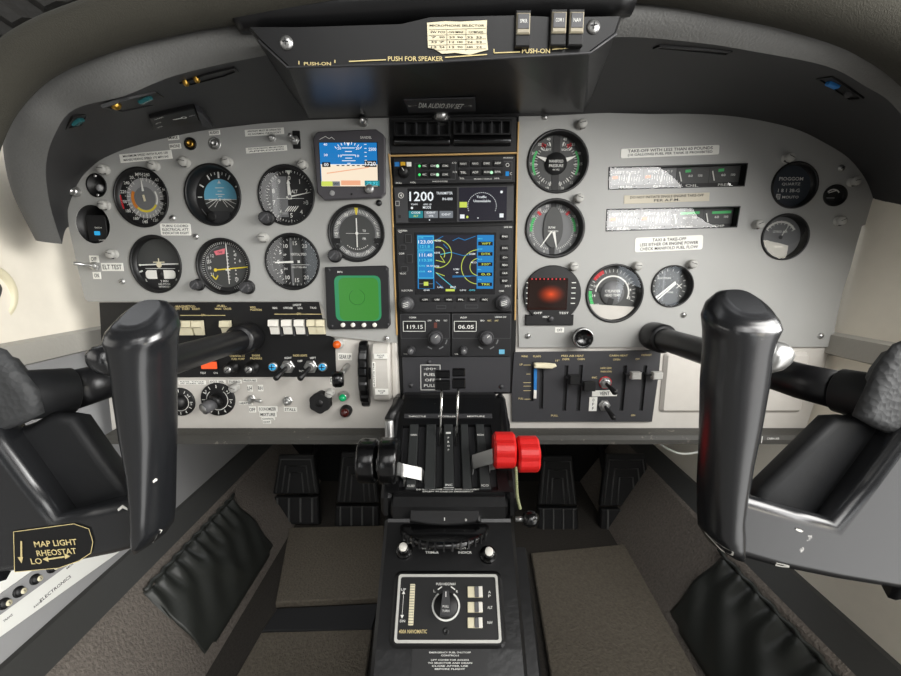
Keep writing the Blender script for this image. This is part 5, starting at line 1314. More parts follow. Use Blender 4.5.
def rocker(x, y, lab, col, w=8.6, h=14.5, group='rocker switches on the black switch panel'):
    r = Item(PAN, x - w/2, y - h/2, x + w/2, y + h/2, -.002); t = thing('rocker_switch', lab, 'switch', r.M, group)
    mb = MB(); mb.prism(rrect(r.w*1.08, r.h*1.06, .0006), 0, .001, BLK); mb.build('socket', t)
    mb = MB(); W, H = r.w, r.h; pr = [(H/2, .001), (H/2, .0085), (H*.1, .0105), (0, .0078), (-H/2, .0045), (-H/2, .001)]
    mb.loft([[(-W/2 - (.0012 if 0 < i < 3 else 0), a, b) for i, (a, b) in enumerate(pr)], [(W/2, a, b) for a, b in pr]], col, True, True, False); mb.build('rocker', t, recalc=True)
for x, y, lab, c in ((182, 327.5, 'leftmost cream rocker half hidden behind the left yoke grip', CREAM), (190, 327.5, 'cream rocker second from the left yoke grip', CREAM), (200.5, 327.5, 'cream rocker third from the left yoke grip', CREAM), (228, 327.5, 'lone cream rocker above the left yoke column', CREAM),
    (276, 326.5, 'white NAV rocker, first right of the yoke column collar', IVORY), (289, 326.5, 'white rocker second right of the yoke column collar', IVORY), (301.5, 326.5, 'white rocker third right of the yoke column collar', IVORY), (314, 326.5, 'cream rocker fourth right of the yoke column collar', CREAM), (321.5, 326.5, 'cream rocker partly behind the green screen panel edge', CREAM)): rocker(x, y, lab, c)
for i, x in enumerate((282.5, 295, 307.8)):
    mb = MB(); a = it.b(x - 1, 318, x + 1, 335.5); mb.prism(rrect(a[2], a[3], .0003, cx=a[0], cy=a[1]), .002, .007, DARK, .0005); mb.build('switch_guard', SP)
for i, (x, y, lab) in enumerate(((232.5, 367.5, 'left small black knob with silver tip under the left yoke column'), (253, 367.5, 'right small black knob with silver tip under the left yoke column'))):
    k = Item(PAN, x - 6, y - 6, x + 6, y + 6, -.002); t = thing('dimmer_knob', lab, 'knob', k.M, 'dimmer knobs on the switch panel'); R = k.w/2
    mb = MB(); mb.lathe([(R*1.1, 0), (R*1.1, .003), (R*.85, .004), (R*.85, .013), (R*.75, .014)], BLK, 24); mb.build('knob_body', t)
    mb = MB(); mb.lathe([(R*.58, .0138), (R*.55, .0155), (0, .0155)], SILV, 18); mb.line(-R*.4, -R*.3, R*.4, R*.3, R*.14, DARK, .0157); mb.build('knob_tip', t)
k = Item(PAN, 202, 361.5, 217.5, 368.5, -.002); t = thing('warning_light', 'lit orange rectangular warning light under the left yoke column', 'lamp', k.M)
mb = MB(); mb.prism(rrect(k.w*1.12, k.h*1.2, .001), 0, .0015, BLK); mb.build('bezel', t); mb = MB(); mb.prism(rrect(k.w, k.h, .001), .001, .003, ORGLIT, .0004); mb.build('lens', t)
for x, lab in ((273.5, 'blue screw-slot lamp left of the two radio light toggles'), (323, 'blue screw-slot lamp right of the two radio light toggles')):
    k = Item(PAN, x - 4, 362.5, x + 4, 370.5, -.002); t = thing('blue_lamp', lab, 'lamp', k.M, 'blue lamps on the switch panel'); R = k.w/2
    mb = MB(); mb.lathe([(R*1.15, 0), (R*1.15, .003), (R*.9, .004)], SILV, 20); mb.build('collar', t); mb = MB(); mb.lathe([(R*.9, .003), (R*.85, .005), (0, .0062)], BLUELIT, 18); mb.rect(0, 0, R*1.3, R*.22, INK, .0064); mb.rect(0, 0, R*.22, R*1.3, INK, .0064); mb.build('lens', t)
toggle(288, 366.5, -.55, -.65, 'left radio light toggle with black lever on the switch panel', SILV, BLK, 7, .026, -.002, group='radio light toggles')
toggle(311, 366.5, -.50, -.65, 'right radio light toggle with black lever on the switch panel', SILV, BLK, 7, .026, -.002, group='radio light toggles')

# ------------------------------------------------------------------ lower subpanel, left
Z = -.0042
for px, py, r, lab, knob in ((181, 401.5, 14.5, 'dark rotary dial partly hidden behind the left yoke grip', False), (218.5, 399, 17, 'black rotary selector dial with grey pointer knob on the lower subpanel', True)):
    k = Item(PAN, px - r, py - r*.96, px + r, py + r*.96, Z); R = k.w/2; t = thing('rotary_dial', lab, 'dial', k.M)
    mb = MB(); mb.lathe([(R, 0), (R, .0022), (R*.96, .003), (0, .003)], BLK, 36); mb.M = Matrix.Scale(R, 4) @ Matrix.Identity(4); mb.M = Matrix.Diagonal((R, R, 1, 1))
    mb.ticks(0, 330, 12, .70, .90, .04, LET, .0034); mb.arc(40, 320, .60, .64, LET, .0034, 40)
    mb.nums([(a, str(i)) for i, a in enumerate(range(-150, 151, 50))], .80, .15, LET, .0036); mb.build('dial_plate', t)
    mb = MB()
    if knob: mb.tube([(0, 0, .003), (-R*.12, -R*.15, .010)], R*.45, BLK, 22); mb.tube([(-R*.12, -R*.15, .010), (-R*.38, -R*.30, .024)], R*.34, MID, 20); mb.tube([(-R*.38, -R*.30, .024), (-R*.39, -R*.305, .0245)], R*.26, SILV, 20)
    else: mb.lathe([(R*.5, .003), (R*.45, .012), (0, .013)], BLK, 24)
    mb.build('pointer_knob', t)
for q, lab, ln in ((sq(178.5, 380.5, 206, 384.5), 'wide white label above the hidden rotary dial', ['RATE  CYCLE', 'OFF  NORMAL  HIGH']), (sq(209.5, 380, 225.5, 383.2), 'white label above the rotary selector dial', ['EGT SEL']), (sq(228, 379.8, 241.5, 383.5), 'white label above the post light, lower subpanel', ['TURBO']), (sq(243, 378.8, 257, 382), 'white label last in the row under the switch panel', ['PRESSURE']),
    (sq(247.5, 385, 252.5, 391.5), 'left tiny white tag above the silver lever switch', ['LH']), (sq(258, 384.8, 263, 391.2), 'right tiny white tag above the silver lever switch', ['RH']), (sq(239, 401.5, 252.5, 404.8), 'white label left of the silver lever switch', ['HEATER']), (sq(249, 406.5, 256, 412.5), 'tiny white tag below the silver lever switch', ['OFF']),
    (sq(258, 406.3, 277.5, 411.5), 'first row of the stepped white label stack', ['ECONOMIZER']), (sq(259.5, 411.8, 276.5, 417), 'second row of the stepped white label stack', ['MIXTURE']), (sq(261.5, 417.3, 275, 420), 'third row of the stepped white label stack', ['CONTROL']), (sq(263, 420.3, 271, 423.5), 'last row of the stepped white label stack', ['OFF']), (sq(284, 407, 297, 411.5, .3), 'white label below the silver push switch', ['STALL']),
    (sq(338, 353, 352, 360, .3), 'white label reading GEAR UP above the gear lever', ['GEAR UP']), (sq(330, 377, 338, 383.5), 'small white tag left of the gear lever knob', ['DN'])): sticker('placard', lab, q, ln, z=Z)
t = toggle(252, 398.5, 2.2, .04, 'silver lever switch lying sideways on the lower subpanel', SILV, SILV, 4.2, .022, Z)
toggle(288, 400.5, .15, -.15, 'silver push switch between the label stack and the black knob', SILV, SILV, 5, .008, Z)
k = Item(PAN, 311.5, 390, 333, 411, Z); t = thing('lobed_selector', 'flat black lobed knob on the lower subpanel near the green lamp', 'knob', k.M); R = k.w/2
mb = MB(); mb.prism([(R*(1 - .10*(.5 + .5*cos(6*a)))*cos(a), R*(1 - .10*(.5 + .5*cos(6*a)))*sin(a)) for a in [2*pi*q/60 for q in range(60)]], 0, .014, mat('flat_black', (14, 14, 15), .75), .001); mb.build('knob_body', t)
mb = MB(); mb.lathe([(R*.35, .0138), (R*.30, .0150), (0, .0150)], BLK, 18); mb.build('knob_cap', t)
bullet(344, 396, 'green gear lamp beside the trim wheel', 4.3, SILV, lens=GRNL); bullet(338.5, 343.5, 'amber lamp in a grey collar above the gear lever', 4.6, POST, lens=AMBL); bullet(346, 411, 'unlit dark red lamp below the green gear lamp', 5.2, BLK, lens=REDL)
# gear lever
c = PAN.hit(347, 366, 0); t = thing('gear_lever', 'landing gear lever with round black wheel knob beside the trim wheel', 'lever', Matrix.Translation(c))
mb = MB(); mb.tube([(0, .003, 0), (0, -.02, -.002), (-.003, -.032, -.007)], .0042, SILV, 12); mb.build('shaft', t)
mb = MB(); mb.M = Matrix.Translation((-.004, -.036, -.010)) @ Matrix.Rotation(radians(12), 4, 'Z'); mb.lathe([(.006, -.008), (.0095, -.0075), (.0115, -.004), (.0115, .004), (.0095, .0075), (.006, .008)], GLOSS, 28, axis='x'); mb.build('wheel_knob', t)
# pitch trim wheel and its housing
zc = PAN.hit(364.5, 374, 0)
t = thing('pitch_trim_wheel', 'black knobbly pitch trim wheel seen edge-on left of the grey trim housing', 'trim wheel', Matrix.Translation(zc))
mb = MB(); R = (PAN.hit(364, 339, 0) - PAN.hit(364, 408, 0)).z / 2 * 1.03; W = .0072
prf = [(R*(1 - (.055 if (q % 8) < 4 else 0))*cos(2*pi*q/112), R*(1 - (.055 if (q % 8) < 4 else 0))*sin(2*pi*q/112)) for q in range(112)]
mb.loft([[(x, .012 + a*s*.55, b*s) for a, b in prf] for x, s in ((-W, .86), (-W*.8, .98), (-W*.5, 1), (W*.5, 1), (W*.8, .98), (W, .86))], GLOSS, smooth=False); mb.build('wheel_rim', t)
mb = MB(); mb.lathe([(.012, -.009), (.012, .009)], DARK, 20, axis='x', cy=.012); mb.build('hub', t)
hx0, hx1 = PAN.hit(371, 370, .02).x, PAN.hit(396, 370, .02).x; hz0, hz1 = PAN.hit(380, 345, .02).z, PAN.hit(380, 402, .02).z
t = thing('trim_housing', 'pale grey trim indicator housing beside the black trim wheel', 'trim indicator', Matrix.Translation(((hx0+hx1)/2, D, (hz0+hz1)/2)))
hh = (hz0 - hz1)/2; hw = (hx1 - hx0)/2
arcp = [(.005, hh)] + [(-.010 - .014*sin(radians(a)), hh*cos(radians(a))*1.0) for a in range(0, 181, 12)] + [(.005, -hh)]
mb = MB(); side_prism(mb, arcp, -hw, hw*.52, SUBP, .003); mb.build('curved_cover', t, recalc=True)
mb = MB(); side_prism(mb, [(.005, hh), (-.006, hh), (-.006, -hh*.98), (.005, -hh*.98)], hw*.5, hw, SUBP, .002); mb.build('side_flange', t, recalc=True)
mb = MB(); mb.M = Matrix.Translation((-hw*.25, -.0215, 0)) @ Matrix.Rotation(radians(90), 4, 'X')
mb.prism(rrect(hw*.50, hh*.98, .001, cy=.001), -.006, -.0015, DIALG); mb.prism(rrect(hw*.22, hh*.9, 0, cx=-hw*.02), -.0016, -.0002, SUBP)
for k in range(9): mb.rect(hw*.15, -hh*.40 + hh*.8*k/8, hw*.14, .0006, LET, .0001)
mb.rect(0, hh*.05, hw*.4, .0014, INK, .0004); mb.build('scale_window', t)
mb = MB(); mb.M = Matrix.Translation((-hw*.15, -.0235, 0)) @ Matrix.Rotation(radians(90), 4, 'X')
mb.prism(rrect(hw*1.05, .0075, .0003, cy=hh*.64), 0.0, .0012, STK); mb.text('NOSE', 0, hh*.665, .010, .0022, INK, .0014); mb.text('DN', 0, hh*.60, .005, .0022, INK, .0014)
mb.prism(rrect(hw*1.05, .0085, .0003, cy=-hh*.60), 0.0, .0012, STK); mb.text('NOSE', 0, -hh*.57, .010, .0022, INK, .0014); mb.text('UP', 0, -hh*.64, .005, .0022, INK, .0014); 
mb.prism(rrect(.0038, hh*.86, .0003, cx=-hw*.58, cy=0), -.0005, .0008, STK); mb.text('ELEVATOR TRIM', -hw*.58, 0, hh*.8, .0022, INK, .0010, 90); mb.build('label', t)

# ------------------------------------------------------------------ lower right control panel
it = Item(PAN, 511, 350, 660, 421, -.0030)
t = thing('lever_panel', 'dark grey slotted lever panel below the right instrument panel', 'lever panel', it.M)
P = it.poly([(514, 352), (660, 350), (658, 372), (651, 421), (512, 421), (511.5, 390)])
hs = [it.poly([(x0 - w, y0), (x0 + w, y0), (x1 + w, y1), (x1 - w, y1)]) for x0, y0, x1, y1, w in ((533.5, 361.5, 531, 400.5, 2), (541.5, 361.5, 540.5, 408, 2), (566, 365, 563.5, 410, 1.9), (580.5, 364.5, 577.5, 410, 1.9), (624.5, 365, 620.5, 410, 1.9), (644.5, 365, 640, 410, 1.9))]
mb = MB(); mb.plate(P, hs, -.0006, .0030, CHAR)
def T3(s, x, y, w, h=.0028, m=YLW): mb.text(s, *it.l(x, y, .003), w*it.k, h, m, .0033)
for s, x, y, w in (('WING', 524.5, 356.3, 6.5), ('FLAPS', 537, 356.3, 7.5), ('PRES AIR HEAT', 572.5, 355.8, 22), ('DEFR', 566, 359.2, 7), ('CABIN', 581, 359, 7), ('CABIN HEAT', 618.5, 355.5, 18), ('DEFROST', 646.5, 355, 10), ('OPEN', 616.5, 359.5, 7), ('OFF', 637.5, 359, 4), ('15°', 557.5, 360.5, 4), ('LAND GEAR', 606, 368, 11), ('WARN HORN', 606, 371.5, 11), ('PULL', 554.5, 415.5, 7), ('ON', 633, 415.2, 4), ('UP', 521, 364.5, 3), ('FULL', 521, 398.5, 5), ('INC', 594.5, 377.5, 5)): T3(s, x, y, w)
for x0, x1, y in ((523, 530.5, 364.5), (526, 530, 373.5), (523, 530.5, 382), (523, 530.5, 385.5), (523, 530.5, 390), (524, 530, 398.5)): mb.line(*it.l(x0, y), *it.l(x1, y), .0007, YLW, .0033)
mb.build('panel_plate', t)
mb = MB(); mb.prism(offset(ccw(P), .003), -.0011, -.0004, INK); mb.build('slot_bed', t)
mb = MB(); mb.prism(it.poly([(533.8, 366), (537, 366), (536.3, 398), (533.5, 398)], .003), .003, .0042, SCRB2 if 0 else BLUP, .0003); mb.prism(it.poly([(533.8, 390), (536.6, 390), (536.3, 398.5), (533.5, 398.5)], .004), .0032, .0046, IVORY, .0003); mb.build('flap_pointer', t)
def slev(x, y, px0, px1, w, h, m, lab, stem=True):
    k = Item(PAN, x - w/2, y - h/2, x + w/2, y + h/2, 0); L = thing('slide_lever', lab, 'lever', k.M, 'slide levers on the dark lever panel')
    mb = MB(); mb.box(0, 0, .013, k.w, k.h, .010, m, .0012); mb.build('knob', L)
    mb = MB(); sx = (px0 - x) * k.k; mb.tube([(sx, 0, -.003), (sx, 0, .010), (0, 0, .012)], .0016, DARK, 8); mb.build('stem', L)
slev(571.5, 377, 565.5, 0, 10, 9, BLK, 'upper black slide lever knob on the dark lever panel'); slev(586, 383.5, 579.5, 0, 11.5, 9, BLK, 'lower black slide lever knob on the dark lever panel')
slev(631.5, 373, 624, 0, 9.5, 7, POST, 'inner pale grey slide lever knob on the dark lever panel'); slev(652.5, 373, 644, 0, 9.5, 7, POST, 'outer pale grey slide lever knob at the lever panel edge')
k = Item(PAN, 533, 361, 555, 367, 0); L = thing('flap_lever', 'cream flat flap lever at the top of the flap slots', 'lever', k.M)
mb = MB(); mb.prism([(-k.w/2, -k.h*.4), (k.w*.3, -k.h*.5), (k.w/2, -.001), (k.w*.45, k.h*.25), (0, k.h*.42), (-k.w/2, k.h*.4)], .006, .012, CREAM, .0014); mb.build('handle', L)
mb = MB(); mb.tube([(-k.w*.05 - .002, 0, -.004), (-k.w*.05 - .002, 0, .007)], .0018, SILV, 8); mb.build('stem', L)
toggle(605, 382.5, .35, -.45, 'toggle with red ring on the dark lever panel, upper of two', SILV, BLK, 6.2, .024, 0, ring=REDP); toggle(604, 405, .30, -.55, 'toggle with black lever on the dark lever panel, lower of two', SILV, BLK, 6, .026, 0)
sticker('placard', 'white horizontal label between the two toggles of the lever panel', sq(592, 390.5, 617, 396.5, -.5), [('VENT', .4)], z=.0002); sticker('placard', 'white upright label beside the lower toggle of the lever panel', sq(589, 397, 597, 411), [('O', .25), ('F', .22), ('F', .22)], z=.0002)

# ------------------------------------------------------------------ panel lip
mb = MB(); xa, xb = PAN.hit(112, 430, 0).x, PAN.hit(816, 430, 0).x
za, zb = atY(450, 428, .604).z, atY(450, 444.5, .575).z
side_prism(mb, [(.606, za), (.581, za - .002), (.576, za - .007), (.576, zb), (.606, zb)], xa, xb, LIP, .004)
o = mb.build('panel_lip', recalc=True); tag(o, 'scuffed black shelf lip running below the whole instrument panel', 'lip')
pl = Plane((0, .576, 0), (0, 0, 1), (0, -1, 0)); i2 = Item(pl, 760, 436, 780, 443, .0002)
mb = MB(); mb.M = i2.M; mb.rect(-i2.w*.42, 0, .0012, i2.h, LET, .0006); mb.text('CABIN AIR', .004, .0016, .018, .003, LET, .0006); q = mb.build('lettering', o)

# ------------------------------------------------------------------ radio stack
mb = MB(); PB = [PAN.uv(*p) for p in [(388, 117), (520, 115), (518, 250), (515, 394), (400, 397), (394, 260)]]
mb.prism(PB, -.0041, -.0030, BLK); rk = mb.build('radio_rack', M=PAN.mat()); tag(rk, 'black backing rack of the centre radio stack', 'rack')
mb = MB(); mb.M = Matrix.Identity(4)
def edge(pts):
    mb.tube([Vector((*PAN.uv(*p), .0004)) for p in pts], .0013, TAN, 6, False)
edge([(389, 154), (391.5, 180), (394, 260), (397, 335)]); edge([(518.5, 122), (517.5, 155), (516, 250), (515, 320)]); edge([(389.5, 156), (517.5, 153)]); mb.build('tan_edging', rk)
# air vent
it = Item(PAN, 393, 119.5, 513, 149.5)
t = thing('center_air_vent', 'black two-section louvred air vent at the top of the radio stack', 'air vent', it.M)
mb = MB(); mb.plate(it.poly([(390, 119), (516, 117.5), (516, 152), (391, 154)]), [it.poly([(394, 121), (450, 120.5), (450, 144), (394, 145)]), it.poly([(454, 120.5), (511, 120), (511, 142), (454, 144)])], -.003, .003, BLK2); mb.prism(it.poly([(391, 119.5), (514, 118), (514, 151), (392, 153)]), -.006, -.0028, INK); mb.build('surround', t)
for x0, x1, ys in ((394, 450, (121, 136.5)), (453.5, 511, (120.2, 135))):
    b = it.b(x0, ys[0], x1, ys[1], .006); mb = MB(); mb.plate(rrect(b[2], b[3], .001, cx=b[0], cy=b[1]), [rrect(b[2] - .004, b[3] - .004, .001, cx=b[0], cy=b[1])], .002, .008, BLK); lf = mb.build('louver_frame', t)
    for k in range(1, 5 if x0 < 420 else 6):
        n_ = 5 if x0 < 420 else 6; mb = MB(); x = b[0] - b[2]/2 + b[2]*k/n_
        mb.box(x, b[1], .004, .0016, b[3] - .004, .007, DARK); mb.build('louver', lf)
    b2 = it.b(x0, ys[1], x1, 146, .006); mb = MB(); mb.M = Matrix.Translation((b2[0], b2[1], .004)) @ Matrix.Rotation(pi/2, 4, 'Y'); mb.lathe([(b2[3]*.46, -b2[2]/2), (b2[3]*.5, -b2[2]*.48), (b2[3]*.5, b2[2]*.48), (b2[3]*.46, b2[2]/2)], GLOSS, 20); mb.build('lower_roll', t)
# audio panel
it = Item(PAN, 393, 157.5, 515.5, 184.3)
t = thing('audio_panel', 'audio selector panel with green-lit buttons under the air vent', 'audio panel', it.M)
mb = MB(); mb.prism(it.poly([(393.5, 158.5), (515, 156.5), (514.5, 183), (394, 185)]), -.001, .004, BEZ, .0008); z = .0043
def TA(s, x, y, w, h=.0022, m=LET, zz=None): mb.text(s, *it.l(x, y, .004), w*it.k, h, m, z if zz is None else zz)
for x, c in ((397, BLUP), (403, mat('amber_label', (214, 168, 40), .5)), (409, STK)):
    a = it.b(x - 2.4, 162, x + 2.4, 166.5, .004); mb.rect(a[0], a[1], a[2], a[3], c, z)
mb.frame(*it.b(415, 163, 455.5, 179.5, .004), .0005, MID, z); mb.frame(*it.b(459, 161.5, 512, 180, .004), .0005, MID, z)
TA('PULL', 399, 183, 6); TA('VOL', 413, 182.5, 6); TA('PHOTOTYPE', 440, 181.5, 15, .0018); TA('TEL', 462, 178.5, 5, .0018); TA('MUSIC 1 INPUT', 483, 179, 18, .0018); TA('MKR', 497, 178.5, 5, .0018); TA('AUDIO', 508, 157.8, 10, .0018); TA('1/2', 454.5, 163, 4); TA('1/2', 455, 172, 4)
mb.M = Matrix.Translation((*it.l(507.5, 165, .004), 0)); mb.arc(0, 360, .0018, .0024, LET, z); mb.M = Matrix.Identity(4); a = it.b(505.5, 171.5, 509, 176, .004); mb.rect(a[0], a[1], a[2], a[3], SCRB2, z); TA('C', 511, 173.7, 2, .0035)
mb.build('faceplate', t)
for row, y in enumerate((166, 174.7)):
    for x, w, s in ((425, 6, 'MIC'), (434, 9, 'COM1' if row == 0 else 'COM1'), (446, 9.5, 'COM2')) : 
        mb = MB(); a = it.b(x - w/2, y - 3, x + w/2, y + 3, .005); mb.prism(rrect(a[2], a[3], .0005, cx=a[0], cy=a[1]), .0035, .0062, BLK, .0004); mb.text(s, a[0] - a[2]*.08, a[1], a[2]*.62, .0026, LET, .0064); mb.build('button', t)
    for x, s in ((464, 'NAV1' if row == 0 else 'TEL'), (476, 'NAV2' if row == 0 else 'ADF'), (487.5, 'DME' if row == 0 else 'AUX'), (498.5, 'ADF' if row == 0 else 'SPR')):
        mb = MB(); yy = y - 2 - (x - 464)*.02; a = it.b(x - 5, yy - 3, x + 5, yy + 3, .005); mb.prism(rrect(a[2], a[3], .0005, cx=a[0], cy=a[1]), .0035, .0062, BLK, .0004); mb.text(s, a[0] - a[2]*.08, a[1], a[2]*.6, .0026, LET, .0064); mb.build('button', t)
    for x, m in ((419.5, GRNLIT), (437.5, GRNHOT)) + (((491.5, GRNHOT),) if row else ()):
        mb = MB(); p = it.l(x, y + (0 if x < 480 else -2.2), .006); mb.lathe([(.0018 if m is GRNLIT else .0022, .006), (.0015, .0070), (0, .0072)], m, 12, *p); mb.build('indicator_light', t)
mb = MB(); p = it.l(404, 172, .005); R = 6*it.k; mb.lathe([(R, .0038), (R, .006), (R*.75, .007), (R*.72, .013), (R*.6, .014), (0, .014)], BLK, 24, *p); mb.line(p[0] - R*.2, p[1] + R*.45, p[0] + R*.1, p[1], .0007, LET, .0142); mb.build('volume_knob', t)
# transponder
it = Item(PAN, 393.5, 185.8, 514, 223.8)
t = thing('transponder', 'touch-screen transponder showing code 1200 in white digits', 'transponder', it.M)
mb = MB(); mb.prism(it.poly([(394, 187.5), (513.5, 185.8), (513, 221.5), (396, 223.8)]), -.001, .004, mat('transponder_grey', (62, 62, 64), .45), .0010)
mb.M = Matrix.Translation((*it.l(401, 195.5, .004), 0)); mb.arc(0, 360, .0030, .0038, LET, .0043); mb.flat([(.0012, -.0018), (.0012, .0018), (-.0018, 0)], .0043, LET); mb.M = Matrix.Identity(4)
mb.frame(*it.b(395.5, 201, 399.5, 206, .004), .0005, LET, .0043); a = it.b(398.5, 215, 400.8, 218, .004); mb.rect(*a, BLK, .0043); mb.build('housing', t)
mb = MB(); mb.flat(it.poly([(407.5, 188.5), (457, 187.6), (457, 221.5), (408.5, 222.3)], .004), .0042, SCRK); mb.flat(it.poly([(459, 187.6), (507, 186.8), (506.5, 220), (459, 221.2)], .004), .0042, SCRN); z = .0045
def TX(s, x, y, w, h, m=SCRW): mb.text(s, *it.l(x, y, .004), w*it.k, h, m, z + .0002)
TX('1200', 421.5, 196.5, 24, .0125); TX('TRANSMITTER', 444.5, 193.2, 16, .0034); TX('IN-000', 447.5, 199, 10, .0034); TX('SQWK', 414.5, 204.5, 7, .0022); TX('GND 120', 427.5, 204.5, 8, .0022); TX('MODE', 427, 207.5, 8, .0032)
for x0, x1, a_, b_, m in ((408.8, 423, 'CODE', 'ALT', SCRT), (424.2, 438, 'IDENT', 'VFR', SCRGY), (439.5, 453, 'IDENT', '', SCRGY)):
    q = it.b(x0, 211, x1, 218, .004); mb.rect(*q, m, z, .0006); TX(a_, (x0+x1)/2, 212.7 if b_ else 214.5, 9, .0026); 
    if b_: TX(b_, (x0+x1)/2, 216, 5, .0026, SCRY if b_ == 'ALT' else SCRW)
mb.flat(ell(.0016, .0016, 12, *it.l(412, 208, .004)), z, SCRW); mb.flat(ell(.0009, .0009, 10, *it.l(429.5, 220, .004)), z, SCRW)
TX('Traffic', 481.5, 197, 10, .0030); TX('Unavailable', 482, 201, 17, .0032)
cx, cy = it.l(482, 206, .004)
for k in range(28):
    a = radians(-100 + 200*k/27 + 90 - 90); a = radians(-110 + 220*k/27); mb.flat(ell(.0006, .0006, 8, cx + .0195*sin(a), cy + .0175*cos(a)), z, SCRW)
q = it.b(459.5, 202, 467, 207.5, .004); mb.rect(*q, SCRY, z); q = it.b(460, 214.5, 464.5, 218.5, .004); mb.rect(*q, SCRW, z); mb.flat(ell(.0017, .0017, 12, *it.l(467.3, 217, .004)), z, SCRY); mb.flat(ell(.0018, .0018, 14, *it.l(501.5, 192, .004)), z, SCRW); q = it.b(499.5, 213.5, 503.5, 217.5, .004); mb.rect(*q, SCRW, z); mb.flat(ell(.0009, .0009, 10, *it.l(478, 218, .004)), z, SCRW)
mb.build('touch_screen', t)
# navigator
it = Item(PAN, 396, 225.8, 513, 313)
t = thing('gps_navigator', 'large black navigator with colour moving-map screen in the radio stack', 'navigator', it.M)
mb = MB(); mb.prism(it.poly([(396, 227.5), (513, 225.5), (511.5, 311.5), (400, 313)]), -.001, .005, BEZ, .0010); z = .0053
def TG(s, x, y, w, h=.0024, m=LET): mb.text(s, *it.l(x, y, .005), w*it.k, h, m, z)
TG('GARMIN', 402.5, 230.8, 9); TG('GNS 530', 508, 227, 8); TG('COM', 401.5, 253.5, 5); TG('VLOC', 403, 273.5, 6); TG('C', 409, 237.5, 2); TG('V', 410, 258, 2)
TG('VLOC PUSH', 407, 290.5, 11); TG('CRSR', 501.5, 291, 5); TG('DFLT', 508, 286, 6)
for x0, x1, y in ((436.5, 446, 307), (465, 478, 306.5)): mb.frame(*it.b(x0, y - 1.7, x1, y + 1.7, .005), .0004, MID, z)
q = it.l(455, 307.5, .005); mb.flat(ell(.0018, .0018, 12, *q), z, BLK); mb.line(*it.l(402, 232.8), *it.l(399.5, 232.8), .0005, LET, z); mb.build('housing', t)
for i, (x0, x1, y0, y1) in enumerate(((405.5, 411.5, 234.5, 243), (407, 412.5, 254.5, 263), (400, 406, 245, 250), (401, 408, 266.5, 271.5))):
    mb = MB(); q = it.b(x0, y0, x1, y1, .006); mb.prism(rrect(q[2], q[3], .0012, cx=q[0], cy=q[1]), .0048, .0072, BLK, .0005); mb.frame(*q, .0004, MID, .0074)
    mb.build('side_button', t)
for y, s in ((236.5, 'RNG'), (248, 'RNG'), (257.5, '-D>'), (265, 'MENU'), (273, 'CLR'), (280.8, 'ENT')):
    mb = MB(); q = it.b(501, y - 2.7, 508.5, y + 2.7, .006); mb.prism(rrect(q[2], q[3], .0010, cx=q[0], cy=q[1]), .0048, .0074, BLK, .0005); mb.text(s, q[0], q[1], q[2]*.7, .0024, LET, .0076); mb.build('side_button', t)
for x, s in ((425, 'CDI'), (437, 'OBS'), (449, 'MSG'), (461, 'FPL'), (472.5, 'VNAV'), (485, 'PROC')):
    mb = MB(); q = it.b(x - 4.2, 297.5, x + 4.2, 301.5, .006); mb.prism(rrect(q[2], q[3], .0010, cx=q[0], cy=q[1]), .0048, .0072, BLK, .0005); mb.text(s, q[0], q[1], q[2]*.6, .0022, LET, .0074); mb.build('lower_button', t)
for x, y in ((406.5, 304), (503, 302.5)):
    mb = MB(); p = it.l(x, y, .008); R = 7.8*it.k; mb.lathe([(R, .0045), (R*.98, .011), (R*.9, .012)], DARK, 26, *p); mb.lathe([(R*.62, .011), (R*.60, .019), (R*.5, .020), (0, .020)], MID, 22, *p)
    for kk in (-1, 0, 1): mb.line(p[0] - R*.35, p[1] + kk*R*.22 - R*.1, p[0] + R*.35, p[1] + kk*R*.22 + R*.1, R*.07, LET, .0203)
    mb.build('tuning_knob', t)
mb = MB(); sc = it.b(414.5, 232.5, 495.5, 294.5, .005); mb.rect(*sc, SCRK, .0052); cx, cy, w, h = it.b(417.5, 235, 493.5, 291.5, .005); z = .0055
mb.rect(cx, cy, w, h, SCRN, z - .0001)
def s(x, y): return cx + w*(x - .5), cy + h*(.5 - y)
mb.rect(*s(.11, .5), w*.22, h, SCRB2, z); mb.rect(*s(.89, .5), w*.22, h, SCRB2, z); mb.rect(*s(.5, .975), w, h*.05, SCRK, z + .0001)
for y0, y1 in ((.02, .25), (.27, .76)): mb.frame(*s(.11, (y0 + y1)/2), w*.205, h*(y1 - y0), .0006, SCRC, z + .0002)
for tx, x, y, ww, hh_, m in (('COM', .05, .05, .06, .0016, SCRC), ('123.00', .11, .12, .19, .0046, SCRW), ('121.8', .10, .20, .13, .0036, SCRC), ('VLOC', .06, .30, .07, .0016, SCRC), ('111.40', .11, .35, .17, .0046, SCRW), ('113.20', .11, .44, .17, .0036, SCRC), ('DIS', .06, .54, .08, .002, SCRC), ('0.0', .16, .54, .08, .002, SCRW), ('GS', .06, .64, .08, .002, SCRC), ('0', .16, .64, .05, .002, SCRW), ('ENR', .12, .975, .08, .002, SCRW), ('MSG', .43, .975, .12, .002, SCRY), ('LEG', .60, .975, .08, .002, SCRW), ('GPS', .72, .975, .08, .002, SCRC)): mb.text(tx, *s(x, y), w*ww, hh_, m, z + .0003)
mb.rect(*s(.43, .975), w*.12, h*.04, SCRY, z + .0002)
mb.rect(*s(.11, .86), w*.19, h*.17, SCRK, z + .0001); mb.rect(*s(.11, .86), w*.06, h*.07, SCRY, z + .0003); mb.line(*s(.02, .86), *s(.20, .86), .0008, SCRGY, z + .0002)
